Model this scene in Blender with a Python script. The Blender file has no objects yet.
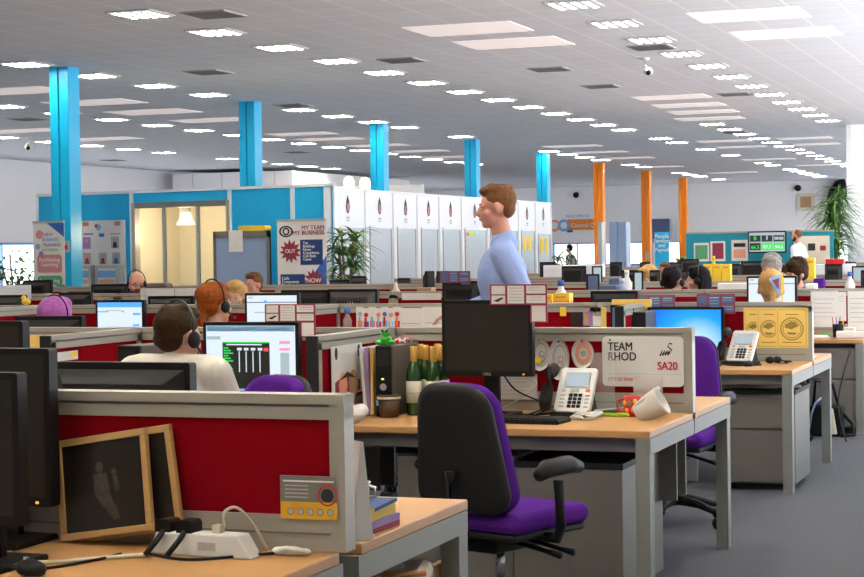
import bpy, bmesh, math, random
from mathutils import Vector, Matrix, Euler
random.seed(7)
D=bpy.data; C=bpy.context.scene.collection; S=bpy.context.scene
R=math.radians
# ---------------------------------------------------------------- camera
FOC=1800.0; EYE=1.46
CR=Matrix.Rotation(R(20.14),4,'Z')@Matrix.Rotation(R(90-1.19),4,'X')@Matrix.Rotation(R(-.865),4,'Z')
cam=D.cameras.new('camera'); cam.sensor_width=36; cam.lens=36*FOC/864; cam.clip_start=.05; cam.clip_end=400
co=D.objects.new('camera',cam); C.objects.link(co); co.matrix_world=Matrix.Translation((0,0,EYE))@CR; S.camera=co
# ---------------------------------------------------------------- daylight and exposure
WORLD=5.0
w=D.worlds.new('daylight'); S.world=w; w.use_nodes=True
bg=w.node_tree.nodes['Background']; bg.inputs[1].default_value=WORLD
# dim sky; the lower half of the world is brightened to light the ceiling
_t=w.node_tree; _tc=_t.nodes.new('ShaderNodeTexCoord'); _s=_t.nodes.new('ShaderNodeSeparateXYZ'); _r=_t.nodes.new('ShaderNodeValToRGB')
_m=_t.nodes.new('ShaderNodeMath'); _m.operation='MULTIPLY_ADD'; _m.inputs[1].default_value=.5; _m.inputs[2].default_value=.5
_t.links.new(_tc.outputs['Generated'],_s.inputs[0]); _t.links.new(_s.outputs['Z'],_m.inputs[0]); _t.links.new(_m.outputs[0],_r.inputs[0]); _t.links.new(_r.outputs[0],bg.inputs[0])
_r.color_ramp.elements[0].position=.49; _r.color_ramp.elements[0].color=(.93,.96,1,1); _r.color_ramp.elements[1].position=.505; _r.color_ramp.elements[1].color=(.17,.20,.24,1)
S.view_settings.view_transform='Standard'; S.view_settings.look='None'; S.view_settings.gamma=1
S.view_settings.exposure=0.60; S.view_settings.use_curve_mapping=False
LAMP=92.0; PANEL=1.0
S.cycles.max_bounces=8; S.cycles.diffuse_bounces=5; S.cycles.sample_clamp_indirect=4
# surveying helpers: the point of the room that a direction from the eye reaches on a level or on a plane v
C3=CR.to_3x3()
def ray(x,y): return C3@Vector(((x-432)/FOC,(288.5-y)/FOC,-1))
def atz(x,y,z=.73):
    r=ray(x,y); return Vector((0,0,EYE))+r*((z-EYE)/r.z)
def atv(x,y,v):
    r=ray(x,y); return Vector((0,0,EYE))+r*(v/r.y)
def atu(x,y,u):
    r=ray(x,y); return Vector((0,0,EYE))+r*(u/r.x)
# ---------------------------------------------------------------- materials
def mat(name,col,rough=.6,metal=0,em=0,var=.06,scale=12,bump=0,trans=0,col2=None,spec=.5,alpha=1):
    m=D.materials.new(name); m.use_nodes=True; nt=m.node_tree; b=nt.nodes['Principled BSDF']
    c=(*col,1); b.inputs['Roughness'].default_value=rough; b.inputs['Metallic'].default_value=metal
    b.inputs['Base Color'].default_value=c; b.inputs['Specular IOR Level'].default_value=spec
    if trans: b.inputs['Transmission Weight'].default_value=trans; b.inputs['IOR'].default_value=1.1
    if alpha<1: b.inputs['Alpha'].default_value=alpha
    if em: b.inputs['Emission Color'].default_value=c; b.inputs['Emission Strength'].default_value=em
    if var or col2 or bump:
        tc=nt.nodes.new('ShaderNodeTexCoord'); n=nt.nodes.new('ShaderNodeTexNoise'); n.inputs['Scale'].default_value=scale; n.inputs['Detail'].default_value=4
        nt.links.new(tc.outputs['Object'],n.inputs['Vector'])
        mx=nt.nodes.new('ShaderNodeMix'); mx.data_type='RGBA'
        a=col2 or tuple(x*(1-var) for x in col); bb=col if col2 else tuple(min(1,x*(1+var)) for x in col)
        mx.inputs[6].default_value=(*a,1); mx.inputs[7].default_value=(*bb,1)
        nt.links.new(n.outputs['Fac'],mx.inputs[0]); nt.links.new(mx.outputs[2],b.inputs['Base Color'])
        if bump:
            bp=nt.nodes.new('ShaderNodeBump'); bp.inputs['Strength'].default_value=bump; bp.inputs['Distance'].default_value=.01
            nt.links.new(n.outputs['Fac'],bp.inputs['Height']); nt.links.new(bp.outputs[0],b.inputs['Normal'])
    return m
def glow(name,col,st):
    m=D.materials.new(name); m.use_nodes=True; b=m.node_tree.nodes['Principled BSDF']
    b.inputs['Base Color'].default_value=(.02,.02,.02,1); b.inputs['Emission Color'].default_value=(*col,1); b.inputs['Emission Strength'].default_value=st; b.inputs['Roughness'].default_value=.3
    return m
def tiled(name,col,line,w_,h_,mort,rough=.9,em=None,vary=.05,rot=False):
    m=mat(name,col,rough,var=0); nt=m.node_tree; b=nt.nodes['Principled BSDF']
    tc=nt.nodes.new('ShaderNodeTexCoord'); br=nt.nodes.new('ShaderNodeTexBrick'); br.offset=0
    br.inputs['Color1'].default_value=(*col,1); br.inputs['Color2'].default_value=(*[x*(1-vary) for x in col],1); br.inputs['Mortar'].default_value=(*line,1)
    br.inputs['Scale'].default_value=1; br.inputs['Brick Width'].default_value=w_; br.inputs['Row Height'].default_value=h_; br.inputs['Mortar Size'].default_value=mort; br.inputs['Mortar Smooth'].default_value=.1
    nt.links.new(tc.outputs['Object'],br.inputs['Vector']); nt.links.new(br.outputs['Color'],b.inputs['Base Color'])
    if em: nt.links.new(br.outputs['Color'],b.inputs['Emission Color']); b.inputs['Emission Strength'].default_value=em
    return m
def wood(name,a,b_,axis='X'):
    m=mat(name,a,.42,var=0); nt=m.node_tree; b=nt.nodes['Principled BSDF']
    tc=nt.nodes.new('ShaderNodeTexCoord'); mp=nt.nodes.new('ShaderNodeMapping'); mp.inputs['Scale'].default_value=(1.5,22,22)
    n=nt.nodes.new('ShaderNodeTexNoise'); n.inputs['Scale'].default_value=2.5; n.inputs['Detail'].default_value=6
    mx=nt.nodes.new('ShaderNodeMix'); mx.data_type='RGBA'; mx.inputs[6].default_value=(*a,1); mx.inputs[7].default_value=(*b_,1)
    nt.links.new(tc.outputs['Object'],mp.inputs[0]); nt.links.new(mp.outputs[0],n.inputs['Vector']); nt.links.new(n.outputs['Fac'],mx.inputs[0]); nt.links.new(mx.outputs[2],b.inputs['Base Color'])
    return m
M=dict(
 carpet=mat('carpet',(.172,.176,.190),.97,var=.0,scale=110,bump=.5,col2=(.045,.046,.052),spec=.05),
 wall=mat('wall_paint',(.90,.88,.89),.85,var=.02),
 cream=mat('cream_wall',(.72,.66,.52),.85,var=.02),
 beech=wood('beech',(.60,.33,.125),(.49,.245,.08)),
 oak=wood('light_oak',(.68,.43,.17),(.50,.28,.09)),
 alu=mat('putty_grey_metal',(.40,.375,.31),.45,.25,var=.03),
 alud=mat('dark_grey_metal',(.19,.185,.17),.5,.2,var=.03),  # darker grey for under-frames, seams, grilles and handles
 legm=mat('grey_painted_steel',(.25,.255,.23),.5,.1,var=.03),
 red=mat('red_fabric',(.21,.003,.008),1,var=.14,scale=180,bump=.1,spec=.03),
 purple=mat('purple_fabric',(.085,.018,.22),1,var=.16,scale=120,bump=.1,spec=.05),
 blk=mat('black_plastic',(.006,.006,.006),.5,var=.1,spec=.22),
 blk2=mat('charcoal_plastic',(.014,.0135,.013),.55,var=.1,spec=.25),
 mong=mat('monitor_back_grey',(.05,.047,.04),.5,var=.1),
 taupe=mat('taupe_metal',(.19,.175,.15),.5,.2,var=.05),
 towerc=mat('dark_taupe_metal',(.11,.095,.075),.5,.1,var=.04), scr=mat('dark_screen',(.022,.019,.015),.45,var=.02,spec=.2),
 silver=mat('silver_plastic',(.48,.48,.46),.4,.2),
 white=mat('white_plastic',(.78,.77,.72),.4,var=.02),
 paper=mat('white_paper',(.78,.75,.70),.8,var=.03),
 paper2=mat('grey_print',(.45,.43,.42),.8,var=.2,scale=60),
 ink=mat('black_ink',(.02,.02,.02),.7),
 maroon=mat('maroon_ink',(.30,.03,.06),.7),
 ambr=mat('amber_print',(.80,.42,.02),.6), pink=mat('pink_ink',(.62,.25,.27),.7),
 redp=mat('red_gloss',(.60,.012,.015),.3),
 orange=mat('orange_ink',(.85,.25,.03),.6),
 salmon=mat('salmon_ink',(.85,.38,.25),.7),
 yel=mat('yellow_card',(.90,.62,.04),.6),
 yel2=mat('pale_yellow_paper',(.90,.60,.14),.7,var=.04),
 yelb=mat('dark_yellow_print',(.34,.20,.03),.7),
 blue=mat('blue_ink',(.03,.12,.45),.6), navy=mat('navy_ink',(.012,.045,.17),.7), bluel=mat('light_blue_ink',(.22,.45,.75),.7),
 slate=mat('slate_blue_card',(.10,.13,.24),.7),
 teal=mat('teal_fabric',(.012,.27,.36),.85,var=.06,scale=60),
 cyan=mat('cyan_panel',(.0,.42,.78),.6,var=.04),
 cyanc=mat('cyan_column_paint',(.0,.42,.74),.38,var=.03),
 cyand=mat('cyan_groove',(.0,.10,.24),.6),
 orangec=mat('orange_column_paint',(.95,.26,.004),.38,var=.04),
 partw=mat('white_partition',(.80,.82,.85),.6,var=.02), partg=mat('grey_glazing',(.52,.59,.64),.22,var=.04), trimw=mat('white_trim',(.80,.82,.84),.5),
 green=mat('green_print',(.10,.38,.18),.6), lime=mat('lime_plastic',(.45,.72,.03),.35), frog=mat('green_toy',(.04,.45,.04),.4),
 leaf=mat('leaf_green',(.07,.19,.035),.55,var=.4,scale=6), leafl=mat('leaf_yellow_green',(.16,.26,.06),.5,var=.4,scale=6), bark=mat('bark',(.20,.13,.07),.8), soil=mat('soil',(.03,.02,.012),.9), pot=mat('grey_pot',(.25,.25,.25),.6),
 skin=mat('skin',(.60,.33,.22),.55,var=.06), skinr=mat('ruddy_skin',(.58,.27,.19),.55,var=.07),
 brown=mat('brown_hair',(.035,.016,.006),.6,var=.5,scale=60,bump=.5,spec=.12), sandy=mat('sandy_hair',(.15,.065,.025),.6,var=.4,scale=60,bump=.5,spec=.12),
 black_h=mat('black_hair',(.008,.006,.005),.6,var=.5,scale=60,bump=.5,spec=.12), ginger=mat('auburn_hair',(.24,.055,.008),.5,var=.5,scale=50,bump=.5,spec=.12),
 blond=mat('blond_hair',(.52,.30,.10),.5,var=.45,scale=50,bump=.5,spec=.12), purph=mat('lilac_dyed_hair',(.36,.10,.34),.5,var=.4,scale=40,bump=.5,spec=.12), greyh=mat('grey_hair',(.26,.24,.22),.6,var=.5,scale=50,bump=.8,spec=.12),
 shirtb=mat('pale_blue_shirt',(.26,.35,.62),.8,var=.08,scale=9), shirtc=mat('cream_shirt',(.62,.57,.48),.8,var=.06), shirtw=mat('white_shirt',(.80,.80,.82),.8), shirty=mat('yellow_top',(.85,.55,.03),.8), shirtr=mat('crimson_top',(.50,.02,.04),.8), shirtd=mat('charcoal_top',(.04,.04,.05),.85), shirtp=mat('pink_top',(.55,.2,.2),.8),
 trous=mat('dark_trousers',(.035,.04,.06),.85), denim=mat('denim',(.07,.12,.22),.85),
 glassb=mat('green_bottle_glass',(.012,.05,.008),.12), gold=mat('gold_foil',(.75,.43,.08),.35,.4), label=mat('cream_label',(.72,.66,.50),.7),
 tub=mat('brown_tub',(.075,.040,.020),.4), clear=mat('clear_plastic',(.85,.9,.88),.05,var=0,alpha=.18), milky=mat('milky_slip',(.8,.74,.66),.4,var=.02,alpha=.45), frost=mat('milky_plastic',(.92,.87,.78),.3,var=.02,alpha=.85),
 glass=mat('window_glass',(.9,.95,1),.02,var=0,alpha=.12),
 tote=mat('stone_canvas',(.42,.36,.29),.9,var=.1), tan=mat('tan_leather',(.48,.20,.06),.6), card=mat('cardboard',(.42,.26,.13),.8), photo=mat('dark_photograph',(.022,.018,.014),.3,var=.5,scale=9), photog=mat('faded_figure',(.075,.06,.045),.4,var=.6,scale=40),
 chrome=mat('chrome',(.6,.6,.6),.2,.9), sky_scr=None, brownbox=mat('brown_vinyl',(.13,.085,.07),.5), check=tiled('checked_cloth',(.55,.52,.36),(.05,.06,.05),.05,.05,.012),
 frostb=mat('blue_grey_board',(.30,.40,.60),.35,var=.03), purpt=mat('purple_paper',(.35,.22,.50),.7), vent=mat('vent_grey',(.42,.41,.42),.7,var=.1),
)
M['ceil']=tiled('ceiling_tiles',(.77,.78,.83),(.92,.92,.92),.55,.60,.012,vary=.035)
M['lamp']=tiled('louvred_lamp',(1,.93,.80),(.004,.004,.004),.125,.135,.034,em=LAMP,vary=.35)
M['lampframe']=mat('lamp_frame',(.55,.55,.53),.5)
M['panel']=tiled('pale_ceiling_panel',(1,.90,.88),(.62,.57,.56),.47,.6,.008,em=.0,vary=.04)
nt=M['panel'].node_tree; b=nt.nodes['Principled BSDF']; b.inputs['Emission Color'].default_value=(1,.86,.82,1); b.inputs['Emission Strength'].default_value=PANEL*.25  # pale pinkish panel face with weak emission
M['lit_white']=glow('lit_white_screen',(.80,.91,1),.66); M['lit_blue']=glow('lit_blue_bar',(.08,.35,.85),.9); M['lit_black']=glow('lit_black',(.004,.008,.006),.5); M['lit_green']=glow('lit_green',(.05,.8,.12),.7); M['lit_red']=glow('lit_red',(.8,.05,.1),.8); M['lit_pink']=glow('lit_pink',(.9,.25,.4),.9); M['lit_grey']=glow('lit_grey',(.4,.5,.55),.7); M['bulb']=glow('warm_bulb',(1,.85,.55),6); M['led']=glow('amber_led',(1,.3,.02),1.5); M['ledg']=glow('green_led',(.4,1,.1),1.5); M['spot']=glow('warm_downlight',(1,.85,.6),1.6)
# desktop wallpaper of the blue monitor: the screen itself glows
m=D.materials.new('blue_wallpaper'); m.use_nodes=True; nt=m.node_tree; b=nt.nodes['Principled BSDF']; b.inputs['Base Color'].default_value=(.01,.01,.02,1)
tc=nt.nodes.new('ShaderNodeTexCoord'); mp=nt.nodes.new('ShaderNodeMapping'); mp.inputs['Location'].default_value=(-.18,0,-.22); mp.inputs['Scale'].default_value=(2.5,0,2.6)
g=nt.nodes.new('ShaderNodeTexGradient'); g.gradient_type='SPHERICAL'; cr=nt.nodes.new('ShaderNodeValToRGB')
cr.color_ramp.elements[0].color=(.0,.09,.75,1); cr.color_ramp.elements[1].color=(.75,.95,1,1); e=cr.color_ramp.elements.new(.45); e.color=(.0,.33,.95,1)
nt.links.new(tc.outputs['Object'],mp.inputs[0]); nt.links.new(mp.outputs[0],g.inputs[0]); nt.links.new(g.outputs['Color'],cr.inputs[0]); nt.links.new(cr.outputs[0],b.inputs['Emission Color']); b.inputs['Emission Strength'].default_value=.85
M['wallpaper']=m
# ---------------------------------------------------------------- mesh builder
class MB:
    def __init__(s): s.bm=bmesh.new(); s.m=[]; s.T=Matrix.Identity(4)
    def mi(s,k):
        if k not in s.m: s.m.append(k)
        return s.m.index(k)
    def _f(s,vs,faces,k,smooth=False):
        i=s.mi(k); bv=[s.bm.verts.new(s.T@Vector(v)) for v in vs]
        for f in faces:
            try: q=s.bm.faces.new([bv[j] for j in f]); q.material_index=i; q.smooth=smooth
            except ValueError: pass
    def box(s,x0,y0,z0,x1,y1,z1,k):
        if x0>x1:x0,x1=x1,x0
        if y0>y1:y0,y1=y1,y0
        if z0>z1:z0,z1=z1,z0
        s._f([(x0,y0,z0),(x1,y0,z0),(x1,y1,z0),(x0,y1,z0),(x0,y0,z1),(x1,y0,z1),(x1,y1,z1),(x0,y1,z1)],[(3,2,1,0),(4,5,6,7),(0,1,5,4),(1,2,6,5),(2,3,7,6),(3,0,4,7)],k); return s
    def hexa(s,a,k): # eight corners, bottom ring then top ring
        s._f(a,[(3,2,1,0),(4,5,6,7),(0,1,5,4),(1,2,6,5),(2,3,7,6),(3,0,4,7)],k); return s
    def prism(s,pts,y0,y1,k,smooth=False): # outline in x,z pushed along y
        n=len(pts); v=[(x,y0,z) for x,z in pts]+[(x,y1,z) for x,z in pts]
        s._f(v,[tuple(range(n)),tuple(range(2*n-1,n-1,-1))]+[(i,i+n,(i+1)%n+n,(i+1)%n) for i in range(n)],k,smooth); return s
    def rbox(s,x0,z0,x1,z1,y0,y1,r,k,n=5):
        p=[]
        for cx,cz,a in ((x1-r,z1-r,0),(x0+r,z1-r,90),(x0+r,z0+r,180),(x1-r,z0+r,270)):
            for i in range(n+1): t=R(a+90*i/n); p.append((cx+r*math.cos(t),cz+r*math.sin(t)))
        return s.prism(p,y0,y1,k)
    def tube(s,pts,r,k,n=8,caps=True,rs=None):
        pts=[Vector(p) for p in pts]; N=len(pts); vs=[]; fs=[]; up=Vector((0,0,1))
        for i,p in enumerate(pts):
            t=(pts[min(i+1,N-1)]-pts[max(i-1,0)]).normalized()
            a=t.cross(up); 
            if a.length<1e-3: a=t.cross(Vector((0,1,0)))
            a.normalize(); b2=a.cross(t); rr=rs[i] if rs else r
            for j in range(n): q=2*math.pi*j/n; vs.append(p+a*rr*math.cos(q)+b2*rr*math.sin(q))
        for i in range(N-1):
            for j in range(n): fs.append((i*n+j,i*n+(j+1)%n,(i+1)*n+(j+1)%n,(i+1)*n+j))
        if caps: fs+= [tuple(range(n-1,-1,-1)),tuple((N-1)*n+j for j in range(n))]
        s._f(vs,fs,k,True); return s
    def lathe(s,prof,k,c=(0,0,0),n=16):
        vs=[];fs=[];N=len(prof)
        for r,z in prof:
            for j in range(n): q=2*math.pi*j/n; vs.append((c[0]+r*math.cos(q),c[1]+r*math.sin(q),c[2]+z))
        for i in range(N-1):
            for j in range(n): fs.append((i*n+j,i*n+(j+1)%n,(i+1)*n+(j+1)%n,(i+1)*n+j))
        fs+=[tuple(range(n-1,-1,-1)),tuple((N-1)*n+j for j in range(n))]
        s._f(vs,fs,k,True); return s
    def sph(s,c,r,k,n=12,m_=8,rot=None):
        if not hasattr(r,'__len__'): r=(r,r,r)
        vs=[];fs=[]; Q=rot or Matrix.Identity(3)
        for i in range(1,m_):
            a=math.pi*i/m_
            for j in range(n): q=2*math.pi*j/n; vs.append(Vector(c)+Q@Vector((r[0]*math.sin(a)*math.cos(q),r[1]*math.sin(a)*math.sin(q),r[2]*math.cos(a))))
        t=len(vs); vs.append(Vector(c)+Q@Vector((0,0,r[2]))); vs.append(Vector(c)-Q@Vector((0,0,r[2])))
        for i in range(m_-2):
            for j in range(n): fs.append((i*n+j,(i+1)*n+j,(i+1)*n+(j+1)%n,i*n+(j+1)%n))
        for j in range(n): fs.append((t,j,(j+1)%n)); fs.append((t+1,(m_-2)*n+(j+1)%n,(m_-2)*n+j))
        s._f(vs,fs,k,True); return s
    def cap(s,p0,p1,r0,r1,k='skin',n=12): # tapered limb with round ends
        p0=Vector(p0);p1=Vector(p1); st=4
        s.tube([p0.lerp(p1,i/st) for i in range(st+1)],0,k,n,True,[r0+(r1-r0)*i/st for i in range(st+1)])
        s.sph(p0,r0,k,n,8); s.sph(p1,r1,k,n,8); return s
    def disc(s,x,z,r,y,k,n=24,r2=0,sz=1): # flat disc or ring facing -y
        o=[(x+r*math.cos(2*math.pi*i/n),y,z+sz*r*math.sin(2*math.pi*i/n)) for i in range(n)]
        if r2:
            o+=[(x+r2*math.cos(2*math.pi*i/n),y,z+sz*r2*math.sin(2*math.pi*i/n)) for i in range(n)]
            s._f(o,[(i,(i+1)%n,(i+1)%n+n,i+n) for i in range(n)],k)
        else: s._f(o,[tuple(range(n))],k)
        return s
    def rect(s,x0,z0,x1,z1,y,k): s._f([(x0,y,z0),(x1,y,z0),(x1,y,z1),(x0,y,z1)],[(0,1,2,3)],k); return s
    def poly(s,pts,y,k): s._f([(x,y,z) for x,z in pts],[tuple(range(len(pts)))],k); return s
    def build(s,name,parent=None,loc=(0,0,0),rot=(0,0,0),bev=0,remesh=0,sub=0,fix=True):
        if fix: bmesh.ops.recalc_face_normals(s.bm,faces=s.bm.faces)
        me=D.meshes.new(name); s.bm.to_mesh(me); s.bm.free()
        for k in s.m: me.materials.append(M[k])
        o=D.objects.new(name,me); C.objects.link(o); o.location=loc; o.rotation_euler=rot; o.parent=parent
        if bev: b=o.modifiers.new('b','BEVEL'); b.width=bev; b.segments=2; b.limit_method='ANGLE'; b.angle_limit=R(40)
        if remesh:
            r=o.modifiers.new('r','REMESH'); r.mode='VOXEL'; r.voxel_size=remesh; r.use_smooth_shade=True
            q=o.modifiers.new('s','SMOOTH'); q.factor=.5; q.iterations=3
        return o
LAB={}
def tag(o,label,cat,group=None,kind=None):
    o['label']=label; o['category']=cat
    if group:o['group']=group
    if kind:o['kind']=kind
    return o
def thing(name,label,cat,loc=(0,0,0),rz=0,group=None):
    o=D.objects.new(name,None); o.empty_display_size=.1; C.objects.link(o); o.location=loc; o.rotation_euler=(0,0,rz)
    return tag(o,label,cat,group)
def struct(o): o['kind']='structure'; return o
KIDS={}
def kids(o):
    return [x for x in D.objects if x.parent==o]
def dup(root,loc,rz=0,label=None,group=None,scale=None,cat=None):
    r=root.copy(); C.objects.link(r); r.location=loc; r.rotation_euler=(0,0,rz)
    if label:r['label']=label
    if group:r['group']=group
    if cat:r['category']=cat
    if scale:r.scale=scale
    def rec(a,b):
        for ch in kids(a):
            c=ch.copy(); C.objects.link(c); c.parent=b; rec(ch,c)
    rec(root,r); return r
class Proto:   # the first placing moves the built thing itself, later ones copy it
    def __init__(s,f): s.f=f; s.o=None
    def put(s,loc,rz=0,label=None,group=None,scale=None):
        if s.o is None:
            s.o=s.f(); o=s.o; o.location=loc; o.rotation_euler=(0,0,rz); s.first=True
            if label:o['label']=label
            if group:o['group']=group
            if scale:o.scale=scale
            return o
        o=dup(s.o,loc,rz,label,group)
        o.scale=scale or (1,1,1)
        if not group and 'group' in o: del o['group']
        return o
def text(name,s,parent,loc,size,k,rot=(R(90),0,0),align='LEFT',ext=.0006,sx=1):
    cu=D.curves.new(name,'FONT'); cu.body=s; cu.size=size; cu.align_x=align; cu.extrude=ext; cu.space_line=.85; cu.offset=0
    cu.materials.append(M[k]); o=D.objects.new(name+'_curve',cu); me=D.meshes.new_from_object(o); D.objects.remove(o)
    _b=bmesh.new()
    for _d in (-1,0,1):
        for _e in (-.5,.5):
            _n=len(_b.verts); _b.from_mesh(me); _b.verts.ensure_lookup_table()
            for _v in _b.verts[_n:]: _v.co.x+=_d*size*.018; _v.co.y+=_e*size*.018; _v.co.z+=(_d+_e)*.00005
    _b.to_mesh(me); _b.free()
    me.name=name; o=D.objects.new(name,me); C.objects.link(o); o.parent=parent; o.location=loc; o.rotation_euler=rot; o.scale=(sx,1,1); return o
# ================================================================ ROOM
U0,V1,ZC=-27.4,74.0,4.1
struct(MB().box(U0,-9,-.1,1.6,V1,0,'carpet').build('floor'))
struct(MB().box(U0-.2,-9,ZC,1.4,V1,ZC+.1,'ceil').build('ceiling',loc=(.18,0,0)))
def wall(name,horiz,pos,a0,a1,holes,z1=ZC,th=.2,k='wall'):
    mb=MB(); hs=sorted(holes); cur=a0
    def bx(p,q,z0,z2):
        if horiz: mb.box(p,pos,z0,q,pos+th,z2,k)
        else: mb.box(pos-th,p,z0,pos,q,z2,k)
    for h0,h1,zz0,zz1 in hs:
        bx(cur,h0,0,z1); bx(h0,h1,0,zz0); bx(h0,h1,zz1,z1); cur=h1
    bx(cur,a1,0,z1)
    struct(mb.build(name))
backh=[(-21.6+i*2.25,-21.6+i*2.25+2.1,.75,1.72) for i in range(3)]+[(-14.6+3*i,-11.9+3*i,.75,1.72) for i in range(5)]  # the second run is hidden, added to let daylight reach the ceiling
lefth=[(7.5+4*i,11.2+4*i,.5,1.86) for i in range(16)]  # run extended along the wall, sills lowered, to throw daylight onto the ceiling
wall('wall_back',True,V1,U0,1.6,backh); wall('wall_front',True,-9.2,U0,1.6,[]); struct(MB().box(1.4,-9,0,1.6,9,ZC,'wall').build('wall_side_baffle')); wall('wall_left',False,U0,-9,V1,lefth)  # unseen rear wall and short side baffle, added to cut daylight on the foreground
wn=1
for h in backh:
    o=MB(); a,b_,z0,z1=h
    for q in ((a,z0,a+.06,z1),(b_-.06,z0,b_,z1),(a,z0,b_,z0+.06),(a,z1-.06,b_,z1),((a+b_)/2-.03,z0,(a+b_)/2+.03,z1)): o.box(q[0],V1+.02,q[1],q[2],V1+.09,q[3],'bluel')
    o=struct(o.build('window_%d'%wn)); MB().box(a,V1+.04,z0,b_,V1+.05,z1,'glass').build('pane',o); wn+=1
for h in lefth:
    o=MB(); a,b_,z0,z1=h
    for q in ((a,z0,a+.06,z1),(b_-.06,z0,b_,z1),(a,z0,b_,z0+.06),(a,z1-.06,b_,z1),((a+b_)/2-.03,z0,(a+b_)/2+.03,z1)): o.box(U0-.09,q[0],q[1],U0-.02,q[2],q[3],'bluel')
    o=struct(o.build('window_%d'%wn)); MB().box(U0-.05,a,z0,U0-.04,b_,z1,'glass').build('pane',o); wn+=1
# white full-height block on the right and a bulkhead far left
struct(MB().box(-5.0,40.5,0,1.6,41,ZC,'wall').build('wall_right'))
struct(MB().box(-5.06,40.44,0,-4.94,40.5,ZC,'trimw').build('trim_1'))
o=MB().box(-26.9,50,2.3,-22.8,60,ZC-.12,'wall')
for x in (-26.2,-25.2,-24.2,-23.4): o.box(x,49.985,2.35,x+.02,50,ZC-.15,'lampframe')
struct(o.build('wall_bulkhead'))
# columns
cols=[(64,68),(250,102),(379,124),(472,140),(543,152),(599,163),(646,171),(683,178)]
cdesc=['cyan steel column standing before the left end of the blue partition','cyan column rising behind the blue partition top','cyan column rising behind the white panelled partition, nearest its corner','cyan column above the white panels near the walking man\'s head','last cyan column, at the far end of the white panelled partition',
 'nearest of the three orange columns, beside grey lockers','middle one of the three orange columns','farthest orange column beside the teal partition']
for i,(px,py) in enumerate(cols):
    p=atz(px,py,ZC); w_=.15; k='cyanc' if i<5 else 'orangec'
    t=thing('column',cdesc[i],'column',(p.x,p.y,0)); 
    mb=MB().box(-w_,-w_,0,-.02,w_,ZC,k).box(.0,-w_,0,w_,w_,ZC,k).box(-.02,-w_+.03,0,0,w_,ZC,'cyand' if i<5 else 'orangec')
    mb.build('shaft',t,bev=.006); MB().box(-w_-.01,-w_-.01,0,w_+.01,w_+.01,.1,k).build('base_plate',t)
    if i==0: MB().box(.05,-w_-.035,1.52,.13,-w_,1.68,'silver').box(.065,-w_-.04,1.56,.115,-w_-.035,1.62,'redp').build('switch_box',t)
    if i==6: MB().box(-.02,-w_-.03,1.05,.10,-w_,1.3,'silver').build('socket_box',t)
# ceiling lights
def mk_light():
    t=thing('ceiling_light','x','ceiling light')
    MB().box(-.27,-.29,-.012,.27,.29,0,'lampframe').build('frame',t); MB().box(-.25,-.27,-.022,.25,.27,-.012,'lamp').build('diffuser',t); return t
LP=Proto(mk_light)
def near(v): return 'near the camera' if v<26 else 'deep in the room' if v<45 else 'at the far end of the room'
rows=[(-5.22,15.2,21,'aisle row over the right benches'),(-9.72,13.8,32,'row over the white partition'),(-13.62,19.4,29,'row along the coloured columns'),(-5.22,-6.2,10,'aisle row before the first visible one'),(-9.72,-6,11,'row before the first visible lights'),(-3.0,-2.6,7,'unseen short row added to light the front benches'),(-.9,1.5,22,'row over the right aisle edge'),(-17.7,26.9,16,'row beyond the blue columns'),(-22.3,32,12,'row nearest the left wall')]  # the short front row hangs out of view, added to brighten the foreground
for u,v0,n,ds in rows:
    for i in range(n):
        v=v0+1.8*i
        if v>73 or (u>-6 and v>58): continue
        if v>34 and u<-6 and random.random()<.15: continue
        if abs(u+13.62)<.1 and any(abs(v-atz(*c,ZC).y)<.5 for c in cols): continue
        if u>-5.3 and v>40: continue
        LP.put((u,v,ZC),0,'square louvred light %s, %s'%(near(v),ds),'louvred ceiling lights, '+ds+' '+near(v))
for i in range(18): # far cluster between the first two rows
    v=38+1.9*i; LP.put((-7.6,v+.3,ZC),0,'square louvred ceiling light in the short far row between white panels','far short row of ceiling lights')
def mk_panel():
    t=thing('ceiling_panel','x','ceiling panel'); MB().box(-.7,-.5,-.006,.7,.5,0,'panel').build('diffuser',t); return t
PP=Proto(mk_panel)
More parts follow.
